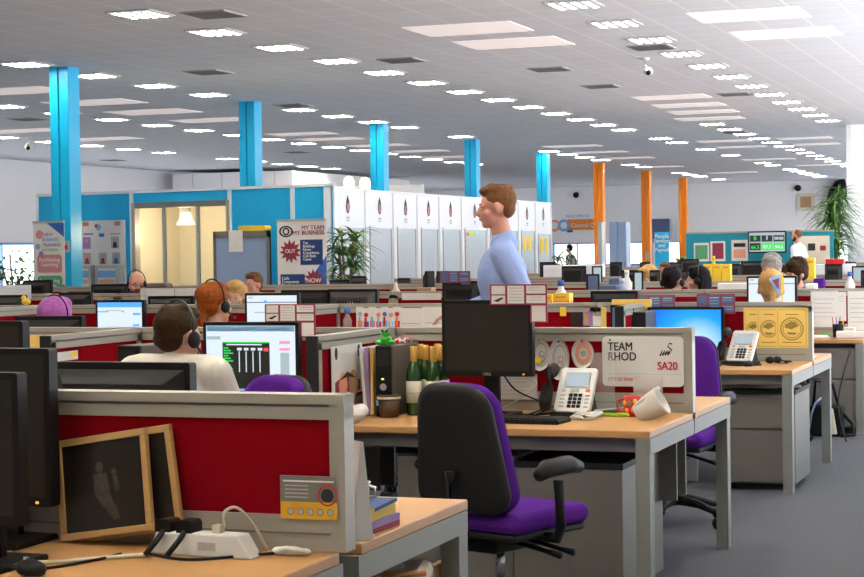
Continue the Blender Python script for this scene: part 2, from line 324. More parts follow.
pan=[(-6.95,20.35,.95,'larger of the pale panel pair over the centre'),(-6.9,22.0,.95,'second pale panel pair over the centre, further in'),(-3.65,20.6,.9,'pale panel at the top right of the ceiling'),(-3.55,22.6,.9,'second pale panel at the top right of the ceiling'),
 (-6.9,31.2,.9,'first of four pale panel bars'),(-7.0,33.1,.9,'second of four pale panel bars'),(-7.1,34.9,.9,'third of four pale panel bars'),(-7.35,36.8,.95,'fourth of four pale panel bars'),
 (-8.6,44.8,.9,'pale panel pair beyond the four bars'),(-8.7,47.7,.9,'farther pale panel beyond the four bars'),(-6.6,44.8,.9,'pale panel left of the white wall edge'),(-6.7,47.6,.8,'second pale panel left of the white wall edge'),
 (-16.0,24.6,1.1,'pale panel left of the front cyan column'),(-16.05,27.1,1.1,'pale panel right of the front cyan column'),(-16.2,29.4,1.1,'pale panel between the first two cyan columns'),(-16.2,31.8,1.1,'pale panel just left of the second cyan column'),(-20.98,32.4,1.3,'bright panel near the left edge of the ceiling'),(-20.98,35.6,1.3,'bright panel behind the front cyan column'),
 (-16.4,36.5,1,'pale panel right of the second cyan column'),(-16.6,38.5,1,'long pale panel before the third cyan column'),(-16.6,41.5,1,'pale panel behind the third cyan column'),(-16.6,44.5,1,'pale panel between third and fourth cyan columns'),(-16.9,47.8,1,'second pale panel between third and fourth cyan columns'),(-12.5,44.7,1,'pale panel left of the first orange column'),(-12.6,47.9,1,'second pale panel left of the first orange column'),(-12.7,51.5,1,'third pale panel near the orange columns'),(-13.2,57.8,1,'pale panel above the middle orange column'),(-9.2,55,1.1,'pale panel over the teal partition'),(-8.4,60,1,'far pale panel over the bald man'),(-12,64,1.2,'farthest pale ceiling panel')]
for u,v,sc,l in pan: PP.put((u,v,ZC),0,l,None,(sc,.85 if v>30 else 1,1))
def mk_vent():
    t=thing('ceiling_vent','x','air vent'); mb=MB().box(-.27,-.3,-.012,.27,.3,0,'vent')
    mb.build('frame',t)
    mb=MB()
    for i in range(7): mb.box(-.24,-.25+i*.075,-.02,.24,-.22+i*.075,-.012,'alud')
    mb.build('grille',t); return t
VP=Proto(mk_vent)
for px,py,l in [(214,14,'grey vent above right of the nearest left light'),(550,69,'dark grey vent below the pale panel pair'),(601,86,'dark grey vent further in than the one under the panels'),(402,60,'beige tinted vent above the centre'),(209,72,'vent between the first two cyan columns'),(652,47,'vent beside the aisle row lights'),(735,94,'vent beside the four pale bars'),(28,119,'vent left of the front cyan column'),(113,160,'vent near the left wall top'),(735,132,'far vent below the four pale bars'),(293,105,'vent right of the second cyan column'),(297,152,'far vent beyond the second cyan column')]:
    p=atz(px,py,ZC); VP.put((p.x,p.y,ZC),0,l)
def mk_cctv():
    t=thing('security_camera','x','security camera'); MB().lathe([(.05,-.02),(.05,0)],'white').build('mount',t)
    MB().tube([(0,0,-.02),(0,0,-.08),(.03,-.04,-.12)],.018,'white').build('arm',t); MB().sph((.05,-.08,-.15),(.05,.08,.05),'white').build('housing',t); MB().sph((.07,-.14,-.17),(.03,.03,.03),'blk').build('lens',t); return t
CP=Proto(mk_cctv)
for px,py,l in [(645,58,'white ceiling security camera between vent and aisle lights'),(29,137,'security camera under the ceiling left of the front cyan column'),(350,177,'left one of two small cameras above the white partition'),(364,177,'right one of two small cameras above the white partition')]:
    p=atz(px,py,ZC); CP.put((p.x,p.y,ZC),0,l,None,(1.3,1.3,1.3) if py<100 else (1.5,1.5,1.5))
# ================================================================ WHITE PANELLED AND BLUE PARTITIONS
WU=-9.7
seam=[22.45,23.74,24.83,25.84,26.83,27.9,29.25,31.02,32.08,33.1]; HP=2.35
names='first second third fourth fifth sixth seventh eighth ninth'.split()
for i in range(9):
    a,b_=seam[i],seam[i+1]; w_=b_-a
    t=thing('partition_panel','%s white partition panel counted from the blue corner, with penguin emblem and grey glazing'%names[i],'partition',(WU,a,0),R(90))
    # local x runs along the wall, local -y faces the room
    MB().box(0,0,0,w_,.08,HP,'partw').build('board',t)
    mb=MB(); gz=1.80 if i<8 else 1.75
    for q in ((.0,0,.035,HP),(w_-.035,0,w_,HP),(0,HP-.03,w_,HP),(.14,gz,w_-.10,gz+.035)): mb.box(q[0],-.02,q[1],q[2],0,q[3],'trimw')
    mb.box(.14,-.02,.8,.165,0,gz,'silver').box(w_-.125,-.02,.8,w_-.1,0,gz,'silver'); mb.build('frame',t)
    MB().box(.165,-.008,.8,w_-.125,-.002,gz,'partg').build('glazing',t)
    c=w_/2; MB().poly([(c-.045,2.02),(c-.07,2.09),(c-.05,2.18),(c,2.26),(c+.05,2.18),(c+.07,2.09),(c+.045,2.02),(c,2.0)],-.004,'ink').poly([(c-.02,2.03),(c-.03,2.1),(c,2.17),(c+.03,2.1),(c+.02,2.03)],-.006,'pink').rect(c-.06,1.93,c+.06,1.955,-.004,'paper2').rect(c-.05,1.895,c+.05,1.915,-.004,'paper2').build('emblem',t)
    if i in (2,3,5,7):
        mb=MB()
        if i==2: 
            for r_ in range(8): mb.rect(.25,1.7-.1*r_,w_-.25,1.712-.1*r_,-.012,'paper2')
        if i==3:
            for x,z in ((.5,1.45),(.42,1.35),(.6,1.38),(.5,1.28),(.62,1.25)): mb.disc(x,z,.02,-.012,'purpt',8)
        if i==5:
            mb.rect(.2,1.7,.7,1.76,-.012,'lime').rect(.2,1.7,.35,1.76,-.013,'orange')
            for r_ in range(9): mb.rect(.2,1.6-.1*r_,.23,1.64-.1*r_,-.012,'redp')
        if i==7:
            for x in (.25,.55): mb.rect(x,1.45,x+.2,1.7,-.012,'yel')
            mb.disc(.5,1.05,.05,-.012,'redp',10).rect(.42,.85,.58,1.0,-.012,'ink')
        mb.build('notice',t)
    elif i==8: MB().rect(.25,1.4,.45,1.68,-.012,'yel').rect(.58,1.4,.78,1.68,-.012,'yel').disc(.5,1.0,.04,-.012,'redp',10).rect(.42,.78,.58,.93,-.012,'ink').build('notice',t)
# blue run: from the corner to the left, a slightly turned line
A=Vector((-9.62,22.45,0)); B=Vector((-14.77,23.19,0)); Lb=(A-B).length; ang=math.atan2(A.y-B.y,A.x-B.x)
def bl(px,y=200):
    r=ray(px,y); d=(A-B).normalized(); # parameter along the line where the sight line crosses
    den=r.x*d.y-r.y*d.x; t_=(r.x*(-B.y)-r.y*(-B.x))/den
    return t_
def blue(name,lab,x0,x1,z0,z1,k='cyan'):
    t=thing(name,lab,'partition',tuple(B),ang); MB().box(x0+.02,.02,z0,x1-.02,.06,z1-.04,k).build('panel',t)
    mb=MB(); mb.box(x0,0,z0,x0+.03,.08,z1,'trimw').box(x1-.03,0,z0,x1,.08,z1,'trimw').box(x0,0,z1-.04,x1,.08,z1,'trimw'); mb.build('frame',t); return t
s1,s2,s3,s4=bl(131),bl(229),bl(292),Lb
HB=2.40
blue('partition_panel','cyan partition panel behind the front cyan column, with the poster board',0,s1,0,HB)
blue('partition_panel','shallow cyan partition strip over the meeting room opening',s1,s2,2.22,HB)
blue('partition_panel','cyan partition panel behind the grey rolling whiteboard',s2,s3,0,HB)
blue('partition_panel','cyan partition panel at the corner beside the white panels',s3,s4,0,HB)
t=thing('door_frame','grey metal frame round the opening to the lit meeting room','door frame',tuple(B),ang)
MB().box(s1,.0,0,s1+.06,.12,2.22,'alu').box(s2-.06,0,0,s2,.12,2.22,'alu').box(s1+.06,0,2.14,s2-.06,.12,2.22,'alud').build('jamb',t)
MB().box(s1+.5,.06,0,s1+.55,.1,2.14,'silver').box(s2-.62,.06,0,s2-.57,.1,2.14,'silver').build('mullion',t)
o=MB().box(s1-.6,1.9,0,s2+.9,1.98,2.3,'cream').box(s1-.6,.12,0,s1-.55,1.9,2.3,'cream').box(s2+.85,.12,0,s2+.9,1.9,2.3,'cream').box(s1-.6,.12,2.3,s2+.9,1.98,2.35,'cream').build('wall_meeting_room',loc=tuple(B),rot=(0,0,ang)); struct(o)
# pendant in the meeting room
p=B+Matrix.Rotation(ang,3,'Z')@Vector((bl(168)-.28,.8,0))
t=thing('pendant_lamp','clear glass pendant lamp glowing in the cream meeting room','pendant lamp',(p.x,p.y,1.90)); t.scale=(.72,.72,.85)
MB().tube([(0,0,.5),(0,0,.56)],.008,'blk').build('cord',t); MB().lathe([(.10,.22),(.10,.5),(.02,.52)],'silver').build('housing',t)
MB().lathe([(.10,.22),(.14,.1),(.21,0)],'clear').build('glass_shade',t); MB().sph((0,0,.14),.07,'bulb').build('bulb',t)
L=D.lights.new('pendant_light','POINT'); L.energy=30; L.color=(1,.82,.55); L.shadow_soft_size=.08; lo=D.objects.new('pendant_light',L); C.objects.link(lo); lo.location=(p.x,p.y,1.78)
# poster board + leaflet racks on the first blue panel
q=B+Matrix.Rotation(ang,3,'Z')@Vector((0,0,0))
x0,x1=bl(81),bl(125)
t=thing('notice_board','white poster board with portrait photos on the cyan partition','notice board',tuple(B),ang)
MB().box(x0,-.03,1.0,x1,-.0,1.98,'paper').build('board',t)
mb=MB(); W_=x1-x0
for (a,z,k) in ((.06,1.90,'orange'),(.78,1.90,'pink')): mb.rect(x0+a*W_,z,x0+(a+.14)*W_,z+.06,-.034,k)
mb.disc(x0+.42*W_,1.88,.05,-.034,'bluel',10).disc(x0+.37*W_,1.9,.03,-.036,'redp',10).rect(x0+.43*W_,1.74,x0+.55*W_,1.79,-.034,'blue')
mb.rect(x0+.08*W_,1.77,x0+.3*W_,1.80,-.034,'purpt').rect(x0+.68*W_,1.77,x0+.92*W_,1.79,-.034,'paper2')
for a,z,k,k2 in ((.06,1.57,'purpt','purpt'),(.7,1.57,'paper2','ink'),(.06,1.34,'paper2','maroon'),(.42,1.34,'paper2','maroon'),(.72,1.34,'paper2','blue')):
    c=x0+(a+.09)*W_; MB().rect(x0+a*W_,z,x0+(a+.18)*W_,z+.17,-.034,k).disc(c,z+.12,.025,-.036,'skin',10).poly([(c-.04,z+.01),(c+.04,z+.01),(c+.025,z+.09),(c-.025,z+.09)],-.036,k2).build('portrait_print',t,fix=False)
mb.build('poster_heading',t,fix=False)
t2=[(80,96,'narrow grey magazine rack below the poster board, nearer the column'),(101,124,'wide grey magazine rack below the poster board, nearer the meeting room')]
for a,b_,l in t2:
    xa,xb=bl(a),bl(b_); t=thing('magazine_rack',l,'magazine rack',tuple(B),ang)
    MB().box(xa,-.16,0,xb,-.05,1.33,'silver').build('body',t,bev=.01); w2=(xb-xa)
    MB().rect(xa+.12*w2,1.02,xb-.12*w2,1.28,-.165,'paper').rect(xa+.12*w2,1.15,xb-.12*w2,1.25,-.167,'bluel').rect(xa+.16*w2,1.06,xb-.16*w2,1.12,-.167,'salmon').build('magazine',t)
# grey rolling whiteboard
def span(x0,x1,yt,v): a=atv(x0,yt,v); b=atv(x1,yt,v); return a.x,b.x,(a.z+b.z)/2
a,b_,z=span(214,270,231,21.9)
t=thing('mobile_whiteboard','blue-grey rolling board with a white sheet taped on top','whiteboard',((a+b_)/2,21.9,0)); w_=(b_-a)/2
MB().box(-w_,-.02,.5,w_,.02,z,'frostb').build('board',t); mb=MB()
mb.box(-w_,-.035,.5,-w_+.04,.03,z,'taupe').box(w_-.04,-.035,.5,w_,.03,z,'taupe').box(-w_,-.035,z-.09,w_,.03,z,'taupe'); mb.build('frame',t)
MB().box(-.05-.13,-.042,z-.28,.03,-.036,z+.01,'paper').build('taped_sheet',t)
for s in (-1,1): MB().tube([(s*(w_-.06),-.25,.03),(s*(w_-.06),0,.12),(s*(w_-.06),0,.5)],.02,'taupe').tube([(s*(w_-.06),.25,.03),(s*(w_-.06),0,.12)],.02,'taupe').build('leg',t)
t=tag(MB().rbox(-.2,0,.2,.07,-.1,.1,.03,'yel').build('storage_tray',loc=((a+b_)/2+.12,22.05,z+.0)),'yellow tray lying on top edge of the grey rolling board','tray')
# ---------------------------------------------------------------- roller banners
def banner(name,l,x0,x1,yt,v,lean=0):
    a,b_,z=span(x0,x1,yt,v); t=thing(name,l,'banner',((a+b_)/2,v,0)); w_=(b_-a)/2
    MB().box(-w_-.02,-.12,0,w_+.02,.12,.07,'silver').build('base',t); MB().tube([(0,.06,.05),(0,.03,z)],.012,'silver').build('pole',t); MB().box(-w_,-.015,z-.03,w_,.015,z,'silver').build('top_rail',t)
    return t,w_,z
t,w_,z=banner('roller_banner','white and blue roller banner with MY TEAM MY BUSINESS lettering and maroon bursts',277,326,219,21.5)
def star(mb,x,zz,r,y,k,n=12):
    pts=[]
    for i in range(2*n):
        q=math.pi*i/n+.1; rr=r if i%2==0 else r*.62; pts.append((x+rr*math.cos(q),zz+rr*math.sin(q)))
    c=[(x,zz)]
    for i in range(2*n): mb.poly([(x,zz),pts[i],pts[(i+1)%(2*n)]],y,k)
mb=MB().box(-w_,-.004,.07,w_,.004,z-.03,'paper'); 
mb.poly([(w_,z-.48),(w_,.2),(-w_,.2),(-w_,z-1.2),(-w_+.1,z-.98),(.1,z-.8)],-.006,'blue')
mb.rect(-.02+.0,z-.60,w_-.05,z-.27,-.008,'navy').rect(-w_+.04,z-1.1,.04,z-.72,-.008,'navy')
star(mb,-w_+.19,z-.42,.16,-.01,'maroon'); star(mb,w_-.18,z-.80,.15,-.012,'maroon')
mb.disc(-w_+.13,z-.16,.10,-.008,'ink',20,.075,.75).disc(-w_+.13,z-.16,.05,-.008,'ink',16,.03,1).build('print',t)
text('lettering','MY TEAM\nMY BUSINESS',t,(w_-.02,-.012,z-.14),.078,'maroon',align='RIGHT')
text('lettering','Tea\nBriefings\nNews\nComplaints\nCall Back\nCases',t,(.02,-.012,z-.33),.05,'paper'); text('lettering','Calls\nComments\nSending\nAppeals',t,(-w_+.06,-.012,z-.79),.055,'paper')
text('lettering','OUT',t,(-w_+.19,-.016,z-.44),.07,'paper',align='CENTER'); text('lettering','NOW',t,(w_-.18,-.016,z-.83),.08,'paper',align='CENTER')
t,w_,z=banner('roller_banner','white roller banner with New Business Training and Facilitating Learning, by the cyan column',33,64,221,20.8)
mb=MB().box(-w_,-.004,.07,w_,.004,z-.03,'paper'); mb.poly([(-.02,z-.03),(w_,z-.22),(w_,z-.03)],-.006,'blue')
mb.rbox(-w_+.06,z-.69,w_-.04,z-.45,-.008,-.005,.04,'pink').rbox(-w_+.06,z-.98,w_-.04,z-.73,-.008,-.005,.04,'green')
mb.disc(-w_+.10,z-.18,.06,-.008,'pink',14).disc(-w_+.07,z-.34,.04,-.008,'bluel',14).disc(-w_+.12,z-.44,.04,-.008,'purpt',14).disc(w_-.02,z-.9,.045,-.012,'blue',14); mb.build('print',t)
text('lettering','NEW',t,(-w_+.17,-.012,z-.20),.06,'purpt'); text('lettering','BUSINESS',t,(-w_+.14,-.012,z-.27),.062,'bluel'); text('lettering','TRAINING',t,(-w_+.15,-.012,z-.34),.06,'purpt'); text('lettering','SUCCESSFUL',t,(-w_+.14,-.012,z-.40),.045,'green')
text('lettering','Facilitating\nLearning',t,(.01,-.012,z-.54),.075,'paper',align='CENTER'); text('lettering','Improving\nPeople',t,(.01,-.012,z-.82),.075,'paper',align='CENTER')
# ---------------------------------------------------------------- plants
def plant(name,l,loc,h,spread,k,n,stems,kind='blade',z0=.0,pot=.18):
    t=thing(name,l,'plant',loc); MB().lathe([(pot*.7,0),(pot,.3),(pot*.92,.3),(pot*.9,.27)],'pot').build('pot',t); MB().lathe([(pot*.86,.26),(pot*.86,.28)],'soil').build('soil',t)
    mb=MB(); tops=[]
    for i in range(stems):
        q=2*math.pi*i/max(1,stems); hh=h*random.uniform(.6,.95) if stems>1 else h*.92; x,y=.5*spread*math.cos(q)*random.uniform(.1,.5),.5*spread*math.sin(q)*random.uniform(.1,.5)
        mb.tube([(0,0,.27),(x*.4,y*.4,.27+hh*.4),(x,y,hh)],.016,'bark',6); tops.append((x,y,hh))
    mb.build('stem',t); mb=MB()
    for i in range(n):
        x,y,hh=random.choice(tops); z=random.uniform(max(z0,.45),1)*hh if kind!='blade' else hh*random.choice([.55,.62,.75,.85,.95,1])
        f_=(z-.27)/max(.1,hh-.27); bx,by=x*f_,y*f_; a=random.uniform(0,6.28)
        if kind=='blade':
            L=spread*random.uniform(.5,1)*.75; el=random.uniform(.1,1.35); wd=.028
            P=[]
            for s_ in range(6):
                u_=s_/5; r_=L*u_*math.cos(el*.6); zz=z+L*u_*math.sin(el)-L*.75*u_*u_; P.append(Vector((bx+r_*math.cos(a),by+r_*math.sin(a),zz)))
            sd=Vector((-math.sin(a),math.cos(a),0)); vs=[];fs=[]
            for s_,pp in enumerate(P): ww=wd*(1-.9*(s_/5)**1.5); vs+=[pp-sd*ww,pp+Vector((0,0,-ww*.3)),pp+sd*ww]
            for s_ in range(5): b0=s_*3; fs+=[(b0,b0+1,b0+4,b0+3),(b0+1,b0+2,b0+5,b0+4)]
            mb._f(vs,fs,k if random.random()<.75 else 'leafl',True)
        else:
            r_=spread*random.uniform(.1,.55)*(1.1-.55*(z/h)); c=Vector((bx+r_*math.cos(a),by+r_*math.sin(a),z+random.uniform(-.05,.1))); s_=.055*random.uniform(.7,1.3)
            d=Vector((random.uniform(-1,1),random.uniform(-1,1),random.uniform(-.8,.6))).normalized(); e_=d.cross(Vector((0,0,1))).normalized()*s_*.5
            mb._f([c-d*s_,c+e_,c+d*s_,c-e_],[(0,1,2,3)],k if random.random()<.7 else 'leafl')
    mb.build('foliage',t,fix=False); return t
p=atv(347,255,21.9); plant('potted_dracaena','spiky leaved potted plant beside the MY TEAM banner',(p.x,21.9,0),1.98,.68,'leaf',230,4)
p=atv(14,250,27); plant('potted_ficus','small leaved potted tree before the left window',(p.x,27,0),1.78,1.25,'leaf',900,3,'leaf')
p=atv(833,230,39); plant('potted_bamboo','tall potted plant against the white wall edge',(p.x,39.3,0),2.9,1.1,'leaf',420,6)
p=atv(553,250,36.5); plant('potted_palm','dark green plant past the end of the white partition',(p.x,36.5,0),1.6,.8,'leaf',260,3)
p=atv(675,250,40); plant('potted_yucca','small plant between the blue sign and the teal partition',(p.x,40,0),1.55,.7,'leaf',160,2)
# ---------------------------------------------------------------- far end: sign, lockers, teal screens, tv, speaker, sensor
a,b_,z=span(550,600,217,V1-.02)
t=thing('wall_sign','orange and blue Central Quay sign on the far white wall','sign',(a,V1,z))
MB().box(.75,-.05,-.55,2.3,-.01,-.1,'orange').build('board',t)
MB().disc(.2,-.35,.26,-.06,'salmon',20,.15).disc(.62,-.35,.26,-.065,'bluel',20,.15).box(.75,-.05,-.65,1.0,-.02,-.55,'blue').build('emblem',t)
text('lettering','Central Quay',t,(.92,-.055,-.44),.25,'paper'); text('lettering','WELCOME TO',t,(.7,-.055,-.02),.16,'bluel')
for x0,x1,l in [(609,617.5,'left one of two tall grey lockers by the first orange column'),(617.8,626,'right one of two tall grey lockers by the first orange column')]:
    a,b_,z=span(x0,x1,222,45); t=thing('tall_locker',l,'locker',((a+b_)/2,45,0)); w_=(b_-a)/2
    MB().box(-w_,0,0,w_,.45,z,'frostb').build('body',t); MB().box(-w_+.01,-.02,.05,w_-.01,0,z-.03,'frostb').build('door',t); MB().box(w_-.05,-.04,1,w_-.03,-.02,1.15,'chrome').build('handle',t)
a,b_,z=span(598,601.5,222,43); t=tag(MB().box(a,43,0,b_,43.3,z,'silver').box(a+.01,42.99,.1,b_-.01,43,z-.05,'partg').build('tall_cabinet'),'thin grey cabinet edge overlapping the first orange column','cabinet')
a,b_,z=span(651,670,219,V1-.02); t=tag(MB().box(a,V1-.25,z-1.0,b_,V1-.02,z,'slate').box(a+.05,V1-.26,z-.95,b_-.05,V1-.25,z-.05,'slate').build('wall_screen'),'dark slate screen on the far wall between orange columns','screen')
a,b_,z=span(655,669,232,38.2); t=thing('floor_sign','blue People Services and Payroll floor sign before the orange columns','sign',((a+b_)/2,38.2,0)); w_=(b_-a)/2
MB().box(-w_,-.02,.6,w_,.02,z,'cyan').build('board',t); MB().box(-w_*.8,-.15,0,w_*.8,.15,.03,'silver').tube([(0,0,.03),(0,0,.6)],.02,'silver').build('stand',t)
text('lettering','People\nServices\nand\nPayroll',t,(0,-.026,z-.13),.115,'paper',align='CENTER')
tl=[(683,703,'teal screen at the left end of the far run, with a green poster'),(703,748,'teal screen left of the television, with two posters'),(748,789,'teal screen behind the wall television'),(789,832,'teal screen behind the bald man, with a cream pinboard')]
for i,(x0,x1,l) in enumerate(tl):
    a=atv(x0,240,38).x; b_=atv(x1,240,38).x; t=thing('teal_screen',l,'office screen',(a,38.3,0)); w_=b_-a; MB().box(0,0,0,w_-.01,.06,1.75,'teal').build('panel',t); MB().box(0,-.01,1.75,w_-.01,.07,1.78,'alu').build('top_rail',t)
    mb=MB(); n=0
    if i==0: mb.rect(.17,1.15,.50,1.55,-.008,'paper').rect(.2,1.2,.47,1.5,-.01,'green')
    if i==1: mb.rect(.1,1.15,.42,1.58,-.008,'paper').rect(.14,1.2,.38,1.54,-.01,'maroon').rect(.55,1.15,.9,1.6,-.008,'paper').rect(.6,1.22,.85,1.4,-.01,'salmon').rect(.6,1.45,.85,1.53,-.01,'ink')
    if i==3: mb.rect(.05,.9,.8,1.66,-.008,'cream').rect(.35,1.35,.5,1.5,-.01,'ink').rect(.6,1.35,.72,1.45,-.01,'maroon')
    if len(mb.m): mb.build('poster',t)
    else: mb.bm.free()
a,b_,z=span(748,786,231,37.85); zb=atv(767,253,37.85).z; w_=(b_-a)/2; hh=z-zb
t=thing('television','wall television showing green and white call counters on the teal screens','television',((a+b_)/2,37.85,zb))
MB().rbox(-w_,0,w_,hh,0,.06,.02,'blk').build('bezel',t); mb=MB().rect(-w_+.025,.03,w_-.025,hh-.03,-.004,'lit_grey')
c3=(2*w_-.05)/3
for i in range(3):
    xx=-w_+.025+c3*i; mb.rect(xx+.01,hh*.52,xx+c3-.01,hh-.09,-.006,'lit_black'); mb.rect(xx+.01,.06,xx+c3-.01,hh*.46,-.006,'lit_green' if i else 'lit_black')
mb.build('screen_face',t)
MB().tube([(0,.1,-zb),(0,.1,hh*.5)],.04,'silver').box(-.3,-.1,-zb,.3,.4,-zb+.03,'silver').build('stand',t)
for i,(s_,k) in enumerate((('6','lit_green'),('1','lit_white'),('00:00','lit_white'))): text('lettering',s_,t,(-w_+.025+c3*(i+.5),-.01,hh*.60),.13 if i<2 else .085,k,align='CENTER')
for i,(s_,k) in enumerate((('66.5','lit_green'),('97.7','lit_white'),('94.6','lit_white'))): text('lettering',s_,t,(-w_+.025+c3*(i+.5),-.01,hh*.2),.10,k,align='CENTER')
p=atv(806,202,V1-.03); t=tag(MB().box(-.35,-.06,-.35,.35,.0,.35,'cream').box(-.22,-.07,-.22,.22,-.06,.22,'card').build('wall_speaker',loc=p),'square beige box fixed high on the far wall','wall box')
p=atv(798,188,V1-.2); t=tag(MB().sph((0,0,0),(.13,.13,.13),'blk').tube([(0,0,0),(0,.2,.1)],.04,'blk').build('dome_camera',loc=p),'small black dome camera on the far wall above the beige box','security camera')
p=atv(576,195,V1-.2); t=tag(MB().sph((0,0,0),(.13,.13,.13),'blk').tube([(0,0,0),(0,.2,.1)],.04,'blk').build('dome_camera',loc=p),'small black dome camera on the far wall left of the orange columns','security camera')
c=[atv(x,y,V1-.3) for x,y in [(846,188),(840,189),(835,194),(832,202),(831,210)]]
t=tag(MB().tube(c,.2,'blk',8,True,[.4,.37,.3,.22,.12]).build('arched_ornament'),'black curved shape on the wall beside the tall plant','wall ornament')
# warm downlights beyond the white partition
t0=[(349,183),(365,184),(380,186)]
for i,(px,py) in enumerate(t0):
    p=atv(px,py,40); t=thing('uplighter',['left','middle','right'][i]+' one of three warm round wall lights beyond the white partition','wall light',(p.x,p.y,p.z)); MB().sph((0,0,0),(.14,.12,.17),'spot').build('globe',t); MB().lathe([(.08,-.35),(.12,-.22)],'silver').build('bracket',t)
pa=atv(335,190,40.15); pb=atv(398,190,40.15); struct(MB().box(pa.x-.5,40.15,0,pb.x+.6,40.3,3.05,'wall').build('wall_inner'))
# ================================================================ BENCHES OF DESKS
NV=[3.33,6.98,10.6,14.1]+[14.1+3.6*i for i in range(1,7)]
def mid(k): return NV[k]+(.72 if k==0 else .87)
def snap(v,s=0):
    # nearest depth that lies on a worktop
    best=None
    for k in range(10):
        for a,b in ((NV[k]+.12,mid(k)-.16),(mid(k)+.16,mid(k)+.80)):
            c=min(max(v,a),b)
            if best is None or abs(c-v)<abs(best-v): best=c
    return best
ORD=['front','second','third','fourth','fifth','sixth','seventh','eighth','ninth','tenth']
EDGE=-1.65; WM=1.40
def mk_desk():
    t=thing('office_desk','x','desk'); W=WM/2-.004
    MB().box(-W,-.41,.70,W,.41,.73,'beech').build('desktop',t,bev=.004)
    MB().box(-W+.06,-.36,.64,W-.06,-.33,.70,'alud').box(-W+.06,.30,.64,W-.06,.33,.70,'alud').build('under_frame',t)
    for s in (-1,1):
        MB().box(s*(W-.055),-.405,.635,s*W,.43,.70,'legm').build('end_rail',t); MB().box(s*(W-.06),-.41,0,s*(W-.003),-.335,.70,'legm').build('leg',t)
    MB().box(-W+.06,.34,.35,W-.06,.355,.69,'alud').build('modesty_panel',t)
    return t
DP=Proto(mk_desk)
def mk_screen():
    t=thing('desk_divider','x','desk divider'); W=WM/2-.003; mb=MB(); a=-.03; b_=.03
    mb.box(-W,a,0,-W+.04,b_,.375,'alu').box(W-.04,a,0,W,b_,.375,'alu').box(-W,a,.315,W,b_,.345,'alu').box(-W,a-.004,.352,W,b_+.004,.375,'alu').box(-W+.04,a+.006,.345,W-.04,b_-.006,.352,'alud').box(-W+.04,a,0,W-.04,b_,.085,'alu').box(-W+.04,a-.003,.04,W-.04,b_+.003,.045,'alud')
    mb.build('frame',t); MB().box(-W+.04,-.022,.085,W-.04,.022,.315,'red').build('fabric_panel',t); return t
SP=Proto(mk_screen)
counts=[2,4,5,6,8,9,5,5,5,4]
for k,n in enumerate(counts):
    m=mid(k)
    for i in range(n):
        if k==5 and i>4: continue
        u=EDGE-WM*(i+.5); plc='at its aisle end' if i==0 else '%s from its aisle end'%ORD[i] if i>0 else ''
        if k>=6 and u<-9: continue
        SP.put((u-(.054 if k==0 else 0),m,.73),0,'red divider with putty frame on the %s bench, %s'%(ORD[k],plc),scale=(1,1,1.024 if k==0 else 1))
        u2=u-(.07 if k==0 else 0)
        DP.put((u2,m-.44,0),0,'beech desk on the near side of the %s bench, %s'%(ORD[k],plc))
        DP.put((u2,m+(.52 if k==0 else .44),0),math.pi,'beech desk on the far side of the %s bench, %s'%(ORD[k],plc))
# screens standing between neighbours
def side_screen(u,v0,v1,l,z1=.375):
    t=thing('side_divider',l,'desk divider',(u,v0,.73)); L_=v1-v0
    MB().box(-.025,0,0,.025,.04,z1,'alu').box(-.025,L_-.04,0,.025,L_,z1,'alu').box(-.025,0,z1-.06,.025,L_,z1-.03,'alu').box(-.028,0,z1-.023,.028,L_,z1,'alu').box(-.02,.04,z1-.03,.02,L_-.04,z1-.023,'alud').box(-.025,.04,0,.025,L_-.04,.085,'alu').build('frame',t)
    MB().box(-.018,.04,.085,.018,L_-.04,z1-.06,'red').build('fabric_panel',t); MB().box(-.027,-.012,.02,.027,0,z1,'blk2').build('end_cap',t)
side_screen(-3.12,7.02,mid(1)-.03,'short red divider running back beside the black computer tower')
side_screen(-4.42,7.0,mid(1)-.03,'short red divider behind the man in the headset')
side_screen(-7.25,10.7,mid(2)-.03,'short red divider at the left edge near the lilac-haired person')
side_screen(-2.72,10.75,mid(2)-.03,'short red divider on the third bench behind the paper plates')
side_screen(-4.9,10.75,mid(2)-.03,'short red divider on the third bench beside the picture cards')
side_screen(-4.6,14.2,mid(3)-.03,'short red divider on the fourth bench left of the blue wallpaper monitor')
